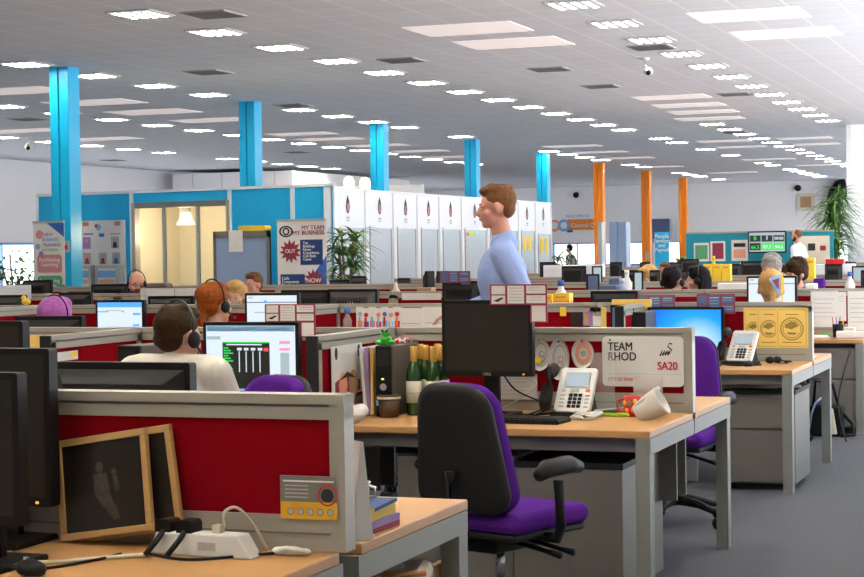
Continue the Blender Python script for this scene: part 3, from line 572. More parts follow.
# ---------------------------------------------------------------- monitors
def monitor(l,x0,x1,yt,v,side='front',face='scr',h=None,lean=0,rz=0,content=None,style='plain',deskz=.73,cat='monitor'):
    v=snap(v) if v>5 else v; a,b_,z=span(x0,x1,yt,v); w_=(b_-a)/2; h=h or min(.36,2*w_*.82); zc=z-h
    t=thing('computer_monitor',l,cat,((a+b_)/2,v,deskz),rz); f=zc-deskz; s=-1 if side=='front' else 1 # the face looks to s*y
    dark='blk' if side=='front' else 'mong'
    MB().rbox(-w_,f,w_,f+h,-.02,.02,.008,'blk').build('bezel',t)
    ms=MB(); y=s*.0215; bz=.016; ms._f([(-w_+bz,y,f+bz+.008),(w_-bz,y,f+bz+.008),(w_-bz,y,f+h-bz),(-w_+bz,y,f+h-bz)],[(0,1,2,3)],face); sf=ms.build('screen_face',t)
    yb=-s*.02; bk=MB(); i0=.7
    bk.hexa([(-w_*.92,yb,f+.03),(w_*.92,yb,f+.03),(w_*.6,yb-s*.05,f+.06),(-w_*.6,yb-s*.05,f+.06),(-w_*.92,yb,f+h-.02),(w_*.92,yb,f+h-.02),(w_*.72,yb-s*.05,f+h-.06),(-w_*.72,yb-s*.05,f+h-.06)] if s<0 else
            [(-w_*.6,yb-.05,f+.06),(w_*.6,yb-.05,f+.06),(w_*.92,yb,f+.03),(-w_*.92,yb,f+.03),(-w_*.72,yb-.05,f+h-.06),(w_*.72,yb-.05,f+h-.06),(w_*.92,yb,f+h-.02),(-w_*.92,yb,f+h-.02)],'mong' if style=='grey' else 'blk2')
    if side!='front':
        for q in range(9): bk.box(-w_*.5+q*w_*.11,yb-.056,f+h-.12,-w_*.5+q*w_*.11+w_*.05,yb-.05,f+h-.085,'blk')
    bk.build('rear_shell',t)
    MB().box(-.035,-s*.05-.012,.01,.035,-s*.05+.012,f+.12,'blk').build('stand_neck',t); MB().rbox(-.12,0,.12,.016,-.10,.11,.007,'blk').build('stand_foot',t)
    if content: content(t,w_,f,h,y-.001)
    if style=='logo' and side=='front': text('logo','DELL',t,(0,-.0215,f+.006),.017,'silver',align='CENTER'); MB().box(w_-.045,-.023,f+.008,w_-.037,-.0215,f+.014,'led').build('power_light',t)
    if style=='grey' and side!='front': text('logo','DELL',t,(0,yb-.0515,f+h-.11),.03,'silver',align='CENTER')
    return t
def terminal(t,w_,f,h,y):
    mb=MB(); T_=f+h-.03; X=-w_+.02; ww=2*w_-.04
    mb.rect(X,T_-.012,X+ww,T_+.012,y,'bluel').rect(X,T_-.05,X+.07,T_-.035,y,'lit_grey')
    x0,x1=X+ww*.18,X+ww*.72; mb.rect(x0,f+.03,x1,T_-.06,y-.0006,'lit_black').rect(x0,T_-.066,x1,T_-.06,y-.0012,'lit_green').rect(x0+.02,T_-.076,x1-.04,T_-.07,y-.0012,'lit_white')
    for r_ in range(12): mb.rect(x0+.006,T_-.092-.012*r_,x0+.03+.012*((r_*7)%3),T_-.086-.012*r_,y-.0012,'lit_green')
    for c in range(4):
        mb.rect(x0+.075+.035*c,T_-.10,x0+.098+.035*c,T_-.088,y-.0012,'lit_white').rect(x0+.083+.035*c,T_-.2,x0+.088+.035*c,T_-.104,y-.0012,'lit_white')
    mb.rect(x1-.03,T_-.104,x1-.006,T_-.088,y-.0012,'lit_red').rect(x0+.006,f+.045,x0+.05,f+.05,y-.0012,'lit_green').rect(x0,f+.028,x1,f+.034,y-.0012,'lit_blue')
    mb.rect(X+ww*.83,T_-.07,X+ww*.95,T_-.056,y,'lit_pink').rect(X+ww*.83,T_-.10,X+ww*.95,T_-.088,y,'lit_pink').rect(X+ww*.84,f+.1,X+ww*.94,T_-.11,y,'lit_grey')
    mb.build('screen_contents',t,fix=False)
def webpage(t,w_,f,h,y):
    mb=MB(); T_=f+h-.016; X=-w_+.016; W2=2*w_-.032
    mb.rect(X,T_-.035,X+W2,T_,y,'lit_blue').rect(X,T_-.07,X+W2*.25,T_-.062,y,'lit_blue').rect(X+W2*.2,T_-.06,X+W2*.55,T_-.054,y,'lit_grey').rect(X+W2*.8,T_-.09,X+W2*.97,T_-.075,y,'lit_blue').rect(X+W2*.8,T_-.17,X+W2*.94,T_-.155,y,'lit_blue').rect(X+W2*.55,T_-.07,X+W2*.6,T_-.06,y,'yel')
    mb.build('screen_contents',t,fix=False)
def formpage(t,w_,f,h,y):
    mb=MB(); T_=f+h-.016; X=-w_+.016; W2=2*w_-.032
    mb.rect(X,T_-.05,X+W2,T_-.044,y,'slate').rect(X+W2*.34,T_-.052,X+W2*.41,T_-.034,y,'lit_blue').rect(X+.01,T_-.02,X+W2*.12,T_-.01,y,'lit_grey').rect(X+W2*.15,T_-.12,X+W2*.6,T_-.112,y,'lit_grey').rect(X+.02,T_-.22,X+.08,T_-.2,y,'lit_blue')
    mb.build('screen_contents',t,fix=False)
monitor('black monitor at the left edge, nearest to the camera',-70,22,372,3.62,'front','scr',h=.36)
monitor('large black monitor standing behind the nearest one, left of the picture frames',-62,53,348,3.93,'front','scr',h=.40,style='logo')
monitor('black monitor on the far side of the front bench at the left edge',-80,26,321,5.0,'front','scr',h=.30)
monitor('charcoal monitor seen from behind above the front red divider',56,193,362,4.62,'back','scr',h=.32)
monitor('lit monitor with a green and black terminal window, before the man in the headset',205,300,322,7.5,'front','lit_white',h=.34,content=terminal)
monitor('switched-off black monitor on the centre desk with planner cards along its top',443,533,300,7.5,'front','scr',h=.335,style='logo')
monitor('monitor glowing with blue wallpaper behind the purple chair',648,724,307,11.3,'front','wallpaper',h=.32)
monitor('lit monitor on the third bench beside the lilac-haired person',97,145,300,11.2,'front','lit_white',h=.33,content=webpage)
monitor('lit monitor below the blonde woman, planner cards at its lower corner',246,300,293,11.2,'front','lit_white',h=.34,content=formpage)
monitor('lit pale monitor behind the head with the triangular hair clip',747,797,276,14.75,'front','lit_white',h=.34,content=formpage)
monitor('charcoal monitor back just below the lilac hair',17,84,316,8.35,'back','scr',h=.32)
monitor('dark monitor at the left edge behind the yellow toy',-16,26,295,13.2,'back','scr',h=.34)
monitor('dark monitor right behind the lilac hair',60,92,292.5,13.3,'back','scr',h=.34)
monitor('dark monitor left of the leaning New Business banner',24,52,280,18.0,'back','scr',h=.40,deskz=.73)
monitor('wide dark monitor left of the balding man in glasses',92,130,284,16.9,'back','scr',h=.36)
monitor('low black monitor behind the white sheets, right of the balding man',149,194,296,13.5,'back','scr',h=.34)
monitor('dark monitor back left of its grey-backed neighbour, under the MY TEAM banner',282,330,290,12.55,'back','scr',h=.34)
monitor('grey-backed monitor with maker name, under the potted dracaena',329,378,289,12.3,'back','scr',h=.34,style='grey')
monitor('dark monitor under the walking man\'s hip',443,480,281,13.6,'back','scr',h=.36)
monitor('wide black monitor back above the photo collage divider',591,638,291,13.3,'back','scr',h=.34)
monitor('small black monitor beside the white partition foot, left of a pair',425,434,271,17.3,'front','scr',h=.3,rz=R(60))
monitor('small black monitor beside the white partition foot, right of a pair',437,449,271,18.6,'front','scr',h=.3,rz=R(50))
monitor('small black monitor right of the dracaena',352,366,276,20.0,'back','scr',h=.25)
monitor('small black monitor low beside the dracaena pot',330,350,280,19.7,'back','scr',h=.2)
monitor('small grey monitor top in front of the third white panel',398,410,278,19.8,'back','scr',h=.22)
monitor('black monitor before the white counter at the end of the white partition',562,586,266,21.8,'back','scr',h=.3)
monitor('slate monitor turned sideways beside the blue-lit one, right of the milk-white bottle',586,599,274,16.2,'front','slate',h=.36,rz=R(25))
monitor('pale lit monitor before the tall grey lockers',592,602,266,19,'front','lit_grey',h=.36,rz=R(20))
far=[(610,622,262,24,'black monitor in front of the grey lockers'),(622,640,270,20.5,'black monitor right of the grey lockers'),(640,650,262,24.5,'narrow black monitor left of the blue floor sign'),(668,682,262,24.5,'dark monitor below the blue floor sign'),(681,699,259,26,'larger black monitor below the teal screens left end'),(672,688,270,19.2,'grey-blue monitor between the two dark heads'),
 (741,768,261,25,'black monitor directly below the television'),(728,741,264,23.5,'small black monitor left of the one under the television'),(825,842,264,22,'black monitor at the right under the tall plant'),(842,856,262,23.5,'slate monitor next to the right edge'),(809,822,265,22.5,'small dark monitor right of the bald man'),(650,660,270,19.5,'small dark monitor behind the blond head'),
 (700,712,267,20,'slate monitor behind the dark-haired woman'),(796,806,268,20.3,'small dark monitor behind the bearded man'),(540,556,262,24.8,'dark monitor behind the walking man')]
for x0,x1,yt,v,l in far: monitor(l,x0,x1,yt,v,'back','scr',h=.3)
monitor('blue-lit monitor left of the blond head',633,643,271,16.2,'front','lit_grey',h=.3,rz=R(15))
monitor('blue-lit monitor at the right edge behind white bottles',852,868,266,19,'front','lit_grey',h=.34)
monitor('black monitor at the far right edge behind the pinned papers',861,880,270,15.9,'back','scr',h=.34)
# ---------------------------------------------------------------- chairs
def mk_chair(fab='purple'):
    t=thing('office_chair','x','chair')
    # back: local +y is where the sitter looks
    n=9; vs=[];
    def outline(hw_b,hw_t,z0,z1,r=.11,n=6):
        p=[]
        for cx,cz,a,rr in ((hw_t-r,z1-r,0,r),(-hw_t+r,z1-r,90,r),(-hw_b+.08,z0+.08,180,.08),(hw_b-.08,z0+.08,270,.08)):
            for i in range(n+1): q=R(a+90*i/n); p.append((cx+rr*math.cos(q),cz+rr*math.sin(q)))
        return p
    bow=lambda x,z: -.22-.055*((z-.5)/.48)**1.3*1.0+.03*(x/.22)**2 if z>.5 else -.22+.03*(x/.22)**2
    def pad(off0,off1,grow0,grow1,k,name):
        mb=MB(); P=outline(.215,.175,.50,.98); cz=.74; rings=[]
        lay=[(off0,grow0*.86),(off0+(off1-off0)*.12,grow0*.97),(off0+(off1-off0)*.5,1.0),(off0+(off1-off0)*.88,grow1*.98),(off1,grow1*.88)]
        vs=[];fs=[];N=len(P)
        for o_,g in lay:
            for x,z in P: xx=x*g; zz=cz+(z-cz)*g; vs.append((xx,bow(xx,zz)+o_,zz))
        for i in range(len(lay)-1):
            for j in range(N): fs.append((i*N+j,i*N+(j+1)%N,(i+1)*N+(j+1)%N,(i+1)*N+j))
        # inner grid rings to keep the curve
        for base,o_ in ((0,off0),((len(lay)-1)*N,off1)):
            g=.86 if base==0 else grow1*.88; prev=base
            for s_ in (.6,.3):
                st=len(vs)
                for x,z in P: xx=x*g*s_; zz=cz+(z-cz)*g*s_; vs.append((xx,bow(xx,zz)+o_,zz))
                for j in range(N): fs.append((prev+j,prev+(j+1)%N,st+(j+1)%N,st+j))
                prev=st
            fs.append(tuple(prev+j for j in range(N)))
        mb._f(vs,fs,k,True); return mb.build(name,t)
    pad(-.03,.012,1,1,'blk2','back_shell'); pad(.0,.065,1,1,fab,'backrest')
    MB().rbox(-.235,.43,.235,.505,-.20,.26,.035,fab).build('seat',t,bev=.03)
    MB().rbox(-.22,.405,.22,.432,-.19,.24,.012,'blk2').build('seat_pan',t,bev=.01)
    MB().tube([(0,-.1,.40),(0,-.27,.38),(0,-.30,.46),(0,-.285,.66)],.022,'blk').build('back_stem',t)
    MB().rbox(-.08,.34,.08,.405,-.12,.14,.02,'blk').build('mechanism',t,bev=.01)
    for s,y in ((1,.05),(-1,.05),(1,-.03)): MB().tube([(s*.05,y,.385),(s*.21,y+.04,.35),(s*.27,y+.05,.34)],.009,'blk',rs=[.008,.009,.015]).build('lever',t)
    for s in (-1,1):
        a=MB().tube([(s*.15,.0,.41),(s*.27,.0,.405),(s*.285,0,.45),(s*.285,-.01,.62)],.02,'blk').build('arm_bracket',t)
        MB().tube([(s*.285,-.13,.645),(s*.285,-.08,.668),(s*.285,.05,.672),(s*.285,.12,.655)],.03,'blk2',10,True,[.022,.034,.034,.022]).build('armrest',t)
    MB().tube([(0,0,.10),(0,0,.22)],.03,'blk').tube([(0,0,.22),(0,0,.35)],.018,'chrome').build('gas_lift',t)
    for i in range(5):
        q=2*math.pi*i/5+.3; c,s_=math.cos(q),math.sin(q); l=MB().tube([(c*.03,s_*.03,.13),(c*.16,s_*.16,.115),(c*.29,s_*.29,.078)],.02,'blk',8,True,[.03,.022,.016]).build('base_leg',t)
        cs=MB(); px,py=c*.29,s_*.29
        for d in (-.016,.016): cs.tube([(px-s_*(d-.009),py+c*(d-.009),.03),(px-s_*(d+.009),py+c*(d+.009),.03)],.03,'blk',12)
        cs.tube([(px,py,.03),(px,py,.078)],.01,'blk'); cs.build('caster',t)
    return t
CH=Proto(mk_chair)
def chair(x,y,deg,l,px=False): return CH.put((x,y,0),R(deg),l)
nc=chair(-2.09,6.40,-21,'purple office chair with black back shell, pushed out nearest at the centre desk')
MB().box(-.035,-.30,.19,.035,-.296,.31,'paper').build('paper_tag',nc); MB().tube([(0,-.3,.31),(0,-.28,.38)],.002,'paper',6).build('tag_string',nc)
_p=atv(688,340,9.6); chair(_p.x-.03,9.35,174,'purple office chair behind the TEAM sign divider, before the blue wallpaper monitor')
p=atv(287,377,6.45); chair(p.x-.13,6.22,155,'purple office chair with only its top showing below the terminal monitor')
chair(-3.55,6.3,0,'office chair under the man in the headset')
p=atv(52,300,9.8); chair(p.x,9.95,0,'office chair under the lilac-haired person')
p=atv(210,300,10.2); chair(p.x,9.95,0,'office chair under the auburn-haired woman')
p=atv(589,299,10.0); chair(p.x,10.0,10,'office chair whose dark top curves below the wide black monitor')
p=atv(242,290,13.3); chair(p.x,13.35,180,'office chair under the blonde woman')
p=atv(140,290,16.9); chair(p.x,16.95,180,'office chair under the balding man in glasses')
p=atv(770,290,13.55); chair(p.x,13.45,0,'office chair under the woman with the hair clip')
p=atv(798,290,16.6); chair(p.x,16.9,150,'office chair under the bearded man')
p=atv(705,290,17.2); chair(p.x,17.2,60,'office chair under the dark-haired woman in profile')
p=atv(425,298,10.0); chair(p.x,10.0,0,'dark-backed chair top left of the switched-off monitor')
# ---------------------------------------------------------------- pedestals
def mk_ped():
    t=thing('desk_pedestal','x','drawer unit'); MB().box(-.21,-.29,.04,.21,.29,.575,'taupe').build('body',t,bev=.003)
    MB().box(-.215,-.295,.575,.215,.295,.60,'blk2').build('top',t)
    for i,(z0,z1) in enumerate(((.05,.36),(.37,.565))):
        d=MB().box(-.205,-.31,z0,.205,-.29,z1,'taupe').build('drawer',t,bev=.003); MB().box(-.05,-.316,z1-.03,.05,-.31,z1-.018,'alud').build('handle',d)
    for s in (-1,1):
        for r_ in (-1,1): MB().tube([(s*.16-.012,r_*.24,.02),(s*.16+.012,r_*.24,.02)],.02,'blk').build('caster',t)
    return t
PD=Proto(mk_ped)
PD.put((-1.875,11.05,0),0,'grey drawer unit under the phone desk, papers on top',scale=(1.02,1,1.0))
PD.put((-2.02,7.44,0),math.pi,'dark-looking drawer unit under the centre desk by its leg',scale=(1.1,1.25,.98))
PD.put((-1.90,14.45,0),0,'grey drawer unit under the desk beyond the black bag',scale=(1.2,1,1.15))
p=atz(585,560,0)
PD.put((-2.52,7.42,0),0,'drawer unit under the centre desk behind the purple chair',scale=(1.25,1,1.05))
PD.put((-2.5,14.45,0),0,'second grey drawer unit under the fourth bench',scale=(1.2,1,1.1))
# ---------------------------------------------------------------- people
def ell(mb,c,r,k='skin',rot=None): mb.sph(c,r,k,16,12,rot)
def person(l,loc,deg,pose='sit',hair='short',hk='brown',top='shirtc',sk='skin',hs=1.0,turn=0,tilt=0,headset=False,glasses=False,beard=None,arms=None,fine=.009,trousers='trous',scale=1.0,cat='person',legs=True,hairclip=False,bulk=0,shrug=0):
    t=thing('person',l,cat,loc,R(deg)); sit=pose=='sit'; t.scale=(scale,)*3
    hip=Vector((0,0,.475)) if sit else Vector((0,0,.95)); dz=hip.z
    ch=hip+Vector((0,.03,.30)); sh=hip+Vector((0,.02,.47)); nk=hip+Vector((0,.03,.51 if sit else .53)); hd=hip+Vector((0,.055,.64 if sit else .675))
    HT=Matrix.Translation(hd)@Matrix.Rotation(R(turn),4,'Z')@Matrix.Rotation(R(tilt),4,'X')@Matrix.Scale(hs,4)
    sh=sh+Vector((0,0,shrug)); J={}
    for s in (-1,1):
        S_=sh+Vector((s*.185,0,-.04)); 
        if arms and s in arms: E_,W_=[hip+Vector(q) for q in arms[s]]
        elif sit: E_=hip+Vector((s*.25,.10,.16)); W_=hip+Vector((s*.16,.36,.22))
        else: E_=hip+Vector((s*.26,-.04,.17)); W_=hip+Vector((s*.25,.10,-.05))
        J[s]=(S_,E_,W_)
    L={}
    for s in (-1,1):
        H_=hip+Vector((s*.095,0,0))
        if sit: K_=Vector((s*.13,.42,.47)); F_=Vector((s*.13,.38,.09))
        elif pose=='walk': K_=Vector((s*.09,.16 if s>0 else -.02,.52)); F_=Vector((s*.09,.34 if s>0 else -.36,.10 if s>0 else .16))
        else: K_=Vector((s*.10,.02,.50)); F_=Vector((s*.10,-.01,.09))
        L[s]=(H_,K_,F_)
    b=MB()
    # trunk and neck
    ell(b,hip+Vector((0,0,.05)),(.145,.10,.12),sk); ell(b,hip+Vector((0,.02,.22)),(.13,.09,.16),sk); ell(b,ch,(.155,.10,.17),sk); b.cap(sh+Vector((-.15,0,-.02)),sh+Vector((.15,0,-.02)),.055,.055,sk)
    b.cap(nk-Vector((0,.01,.03)),hd+Vector((0,-.01,-.07)),.056,.052,sk)
    # head: skull, jaw, nose, brow, ears
    b.T=HT; ell(b,(0,-.012,.025),(.076,.093,.095),sk); ell(b,(0,.028,-.035),(.058,.062,.072),sk); ell(b,(0,.062,-.085),(.028,.026,.022),sk); ell(b,(0,.073,.012),(.050,.018,.018),sk)
    b.cap((0,.084,.008),(0,.106,-.028),.009,.0135,sk); ell(b,(0,.088,-.056),(.024,.010,.010),sk); ell(b,(.045,.05,-.03),(.022,.024,.022),sk); ell(b,(-.045,.05,-.03),(.022,.024,.022),sk)
    for s in (-1,1): ell(b,(s*.079,-.008,-.005),(.010,.020,.032),sk)
    b.T=Matrix.Identity(4)
    for s in (-1,1):
        S_,E_,W_=J[s]; b.cap(S_,E_,.046,.037,sk); b.cap(E_,W_,.036,.025,sk)
        d=(W_-E_).normalized(); sd=d.cross(Vector((0,0,1))).normalized(); up=sd.cross(d)
        pc=W_+d*.055; rot=Matrix((sd,d,up)).transposed()
        ell(b,pc,(.040,.052,.017),sk,rot)
        for i,(o_,ln) in enumerate(((-.030,.062),(-.010,.075),(.010,.070),(.029,.055))):
            a=pc+d*.042+sd*o_; m1=a+d*ln*.55-up*.008; b.cap(a,m1,.0092,.0085,sk,8); b.cap(m1,m1+d*ln*.42-up*.022,.0085,.007,sk,8)
        th=pc+sd*(-s*.036)-d*.02; b.cap(th,th+sd*(-s*.024)+d*.034-up*.01,.012,.010,sk,8); b.cap(th+sd*(-s*.024)+d*.034-up*.01,th+sd*(-s*.026)+d*.062-up*.014,.010,.008,sk,8)
    if legs:
        for s in (-1,1):
            H_,K_,F_=L[s]; b.cap(H_,K_,.075,.052,sk); b.cap(K_,F_,.052,.036,sk)
    b.build('body',t,remesh=fine)
    c=MB(); g=.014+bulk*.5
    ell(c,hip+Vector((0,0,.06)),(.145+g,.105+g,.12),top); ell(c,hip+Vector((0,.02,.22)),(.138+g,.10+g,.17),top); ell(c,ch,(.165+g,.108+g,.18),top); c.cap(sh+Vector((-.155,0,-.025)),sh+Vector((.155,0,-.025)),.066,.066,top)
    c.cap(nk+Vector((0,-.01,-.05+shrug*.5)),nk+Vector((0,-.012,-.022+shrug*.6)),.078,.064,top)
    if shrug: ell(c,ch+Vector((0,-.02,shrug+.04)),(.17+g,.11,.13),top)
    for s in (-1,1): S_,E_,W_=J[s]; c.cap(S_,E_,.062+bulk*.3,.050+bulk*.2,top); c.cap(E_,E_.lerp(W_,.92),.050+bulk*.2,.036,top)
    c.build('shirt',t,remesh=fine+.002)
    if legs:
        c=MB(); ell(c,hip,(.165,.12,.10),trousers)
        for s in (-1,1): H_,K_,F_=L[s]; c.cap(H_,K_,.092,.068,trousers); c.cap(K_,F_,.066,.055,trousers)
        c.build('trousers',t,remesh=.014)
        for s in (-1,1):
            F_=L[s][2]; z=F_.z-.09; MB().rbox(-.045,z,.045,z+.075,-.06,.20,.03,'blk').build('shoe',t,(s*0+F_.x,F_.y,0),bev=.015)
    # hair
    h=MB(); h.T=HT; sp=.006
    if hair=='bald':
        ell(h,(0,-.035,.0),(.081,.075,.062),hk)
    elif hair=='stubble': ell(h,(0,-.03,.03),(.079,.086,.087),hk)
    else:
        big={'short':0,'curly':.014,'long':.008,'bun':.004,'bob':.012}[hair]
        ell(h,(0,-.022,.045),(.083+big,.094+big,.082+big),hk); ell(h,(0,-.050,-.002),(.070+big,.054+big,.062+big*.5),hk); ell(h,(0,.038,.092),(.060+big,.050,.030+big),hk)
        for i in range(14): q=random.uniform(0,6.28); rr=random.uniform(.3,1); h.sph((.06*rr*math.cos(q),-.01+.07*rr*math.sin(q),.045+.078*math.sqrt(max(0,1-.62*rr*rr))),(.022,.028,.016),hk,8,6)
        if hair=='curly':
            for i in range(26):
                q=random.uniform(0,6.28); e_=random.uniform(.45,1.35); h.sph((.082*math.cos(q)*math.cos(e_),-.02+.092*math.sin(q)*math.cos(e_) if math.sin(q)<.2 or e_>.85 else -.04,.05+.095*math.sin(e_)),.026,hk,8,6)
        if hair=='long':
            for s in (-1,1): h.cap((s*.066,-.045,.03),(s*.075,-.045,-.17),.030,.034,hk)
            h.cap((0,-.065,.0),(0,-.075,-.24),.072,.060,hk); h.cap((.035,-.06,0),(.05,-.07,-.22),.05,.045,hk); h.cap((-.035,-.06,0),(-.05,-.07,-.22),.05,.045,hk)
        if hair=='bob': 
            h.cap((-.03,-.05,.0),(-.035,-.045,-.10),.065,.062,hk); h.cap((.03,-.05,.0),(.035,-.045,-.10),.065,.062,hk)
        if hair=='bun': ell(h,(0,-.09,.06),(.05,.045,.05),hk); h.cap((0,-.09,.04),(0,-.10,-.10),.035,.02,hk)
    h.build('hair',t,remesh=.0075)
    if beard: h=MB(); h.T=HT; ell(h,(0,.034,-.062),(.060,.060,.052),beard); ell(h,(.052,.02,-.03),(.016,.03,.04),beard); ell(h,(-.052,.02,-.03),(.016,.03,.04),beard); h.build('beard',t,remesh=.007)
    for s in (-1,1):
        e=MB(); e.T=HT; ell(e,(s*.031,.0765,.003),(.011,.005,.0045),'white'); ell(e,(s*.031,.0805,.003),(.005,.0025,.0045),'ink'); e.build('eye',t)
        e=MB(); e.T=HT; e.cap((s*.016,.090,.023),(s*.048,.078,.024),.0035,.003,hk if hair!='bald' else 'brown',6); e.build('eyebrow',t)
    e=MB(); e.T=HT; e.cap((-.018,.094,-.057),(.018,.094,-.057),.0045,.0045,'maroon' if beard is None else 'pink',6); e.build('mouth',t)
    if headset:
        e=MB(); e.T=HT; P=[(.1*math.sin(a_)*1.0,-.02,.03+.115*math.cos(a_)) for a_ in [R(x) for x in range(-95,96,19)]]
        e.tube(P,.0042,'mong' if headset=='grey' else 'blk',8); e.sph((.098,-.01,-.01),(.016,.032,.034),'blk').sph((-.098,-.01,-.01),(.016,.032,.034),'blk').tube([(.10,0,-.03),(.09,.06,-.075),(.045,.105,-.075)],.004,'blk',6).sph((.04,.108,-.075),.010,'blk'); e.build('headset',t)
    if glasses:
        e=MB(); e.T=HT
        for s in (-1,1):
            e.tube([(s*.032+.021*math.cos(q),.094,.003+.015*math.sin(q)) for q in [2*math.pi*i/12 for i in range(13)]],.0022,'ink',6); e.tube([(s*.053,.092,.006),(s*.08,.02,.008)],.002,'ink',6)
        e.tube([(-.011,.097,.005),(.011,.097,.005)],.002,'ink',6); e.build('glasses',t)
    if hairclip:
        e=MB(); e.T=HT; e._f([(-.02,-.150,.07),(.055,-.135,.10),(.05,-.13,-.05),(-.02,-.144,.07),(.055,-.129,.10),(.05,-.124,-.05)],[(0,1,2),(5,4,3),(0,3,4,1),(1,4,5,2),(2,5,3,0)],'bluel'); e._f([(0,-.155,.062),(.044,-.143,.075),(.042,-.14,-.0)],[(0,1,2)],'maroon'); e.box(.058,-.14,-.10,.068,-.12,.10,'yel'); e.build('hair_clip',t)
    return t
def pp(px,v,z=0,py=300): a=atv(px,py,v); return (a.x,v,z)
# walking man: moves towards the left of the view
person('man walking left in a pale blue shirt between the benches',pp(507,9.62,0,220),106,'walk','short','sandy','shirtb','skinr',hs=1.0,turn=0,tilt=-4,arms={1:((.24,.02,.20),(.20,.27,.12)),-1:((-.25,-.10,.20),(-.24,.02,.02))},fine=.008,scale=1.045,bulk=.03)
person('man in a cream shirt seen from behind wearing a grey headset at the terminal monitor',pp(170,6.42,-.02),-6,'sit','short','brown','shirtc',headset='grey',turn=-12,tilt=-6,fine=.008,hs=1.0,scale=1.03,bulk=.045,shrug=.065,arms={1:((.26,.12,.20),(.20,.44,.24)),-1:((-.27,.08,.16),(-.18,.34,.22))})
person('person with lilac-dyed hair seen from behind',pp(52,9.95,-.06),0,'sit','bob','purph','shirtd',headset='blk',turn=-10,hs=1.12)
person('auburn-haired woman in a yellow top seen from behind with headset',pp(211,10.0,.03),0,'sit','bun','ginger','shirty',headset='blk',turn=-22,hs=1.12)
person('blonde woman facing the room behind the auburn-haired woman',pp(240,13.25,.0),165,'sit','long','blond','shirtd',turn=25,tilt=-8,hs=1.0)
person('fair-haired person half hidden behind the blonde woman',pp(258,16.4,.03),150,'sit','short','sandy','shirtc',sk='skinr',turn=10)
person('balding man in glasses facing the camera over a divider',pp(139,16.85,.05),182,'sit','bald','sandy','shirtd',sk='skinr',glasses=True,headset='blk',beard='sandy',tilt=-10)
person('blonde person from behind with a triangular hair clip before the pale monitor',pp(770,13.5,.02),0,'sit','bun','blond','shirtr',hs=1.15,turn=12,hairclip=True)
person('bearded man with dark curly hair bent over a desk at the right',pp(801,16.75,.08),138,'sit','curly','brown','shirtd',sk='skinr',beard='brown',tilt=-6,hs=1.02)
person('grey curly-haired person behind the pale monitor at the right',pp(773,20.2,.08),170,'sit','curly','greyh','shirtd',hs=1.2)
person('brown-haired person beside the grey curly-haired one',pp(787,20.9,.0),160,'sit','long','brown','shirtd')
person('dark-haired woman with headset in profile at the fifth bench',pp(703,17.2,.03),96,'sit','long','black_h','shirtd',headset='grey',hs=1.05)
person('dark-haired man from behind with a grey headset next to the dark-haired woman',pp(670,16.3,.03),-20,'sit','short','black_h','shirtp',headset='grey',hs=1.1)
person('blond person looking down left of the dark-haired man',pp(652,20.4,.0),150,'sit','bob','blond','shirtp',tilt=-20,hs=1.1)
person('reddish-haired person low behind the blue floor sign bench',pp(667,24.2,.02),170,'sit','short','sandy','shirtd',sk='skinr')
person('bald bearded man standing in a white shirt before the teal screens',pp(799,34.7,.02,240),70,'stand','stubble','sandy','shirtw',sk='skinr',beard='brown',turn=10,tilt=-12)
person('man in a checked shirt standing behind a counter by the far window',pp(571,45.6,0,250),78,'stand','short','black_h','check',trousers='denim',scale=.9)

p=atv(571,260,44.5); t=tag(MB().box(p.x-.9,44.0,0,p.x+.9,44.9,.88,'partw').build('service_counter'),'white counter under the man in the checked shirt','counter')
# ================================================================ THINGS ON THE DESKS
def planner(l,x0,x1,y0,y1,v,lower=True,dark=False,rz=0):
    a=atv(x0,y1,v); b_=atv(x1,y0,v); W=b_.x-a.x; H_=b_.z-a.z; t=thing('planner_card',l,'card',(a.x,v,a.z),rz)
    ed='maroon'; fc='paper' if not dark else 'slate'; mb=MB().box(0,0,0,W,.006,H_,ed)
    if lower: mb.box(W*.70,0,-H_*.85,W,.006,0,ed)
    mb.build('backing',t); c=MB()
    for x_0,x_1,z0,z1 in ((.03,.27,.06,.46),(.03,.27,.52,.93),(.31,.60,.07,.93),(.64,.97,.55,.93),(.64,.97,.08,.46)): c.rect(x_0*W,z0*H_,x_1*W,z1*H_,-.001,fc)
    if lower: c.rect(.73*W,-H_*.80,.97*W,-H_*.04,-.001,fc)
    k2='paper2' if not dark else 'bluel'
    for x_0,x_1,z in ((.34,.57,.8),(.34,.57,.65),(.34,.57,.5),(.34,.57,.35),(.34,.57,.2),(.68,.93,.8),(.68,.93,.68),(.68,.93,.35),(.68,.93,.22)): c.rect(x_0*W,z*H_,x_1*W,(z+.03)*H_,-.0015,k2 if z<.75 else ('pink' if not dark else 'paper'))
    if not dark: c.poly([(.06*W,.2*H_),(.2*W,.36*H_),(.25*W,.34*H_),(.14*W,.14*H_)],-.0015,'ink')
    c.build('print',t,fix=False); return t
planner('white and red planner cards along the top of the terminal monitor',265,315,304,322,7.46)
planner('white and red planner cards along the top of the switched-off monitor',490,547,284,305,7.46)
planner('dark blue and pink planner cards under the walking man',440,470,271,283,snap(13.6)-.03,dark=True)
planner('dark blue planner cards on the divider left of the blue wallpaper monitor',638,675,295,312,11.36,lower=False,dark=True)
planner('dark blue and red planner cards on the divider right of the blue wallpaper monitor',697,735,294,314,11.36,lower=False,dark=True)
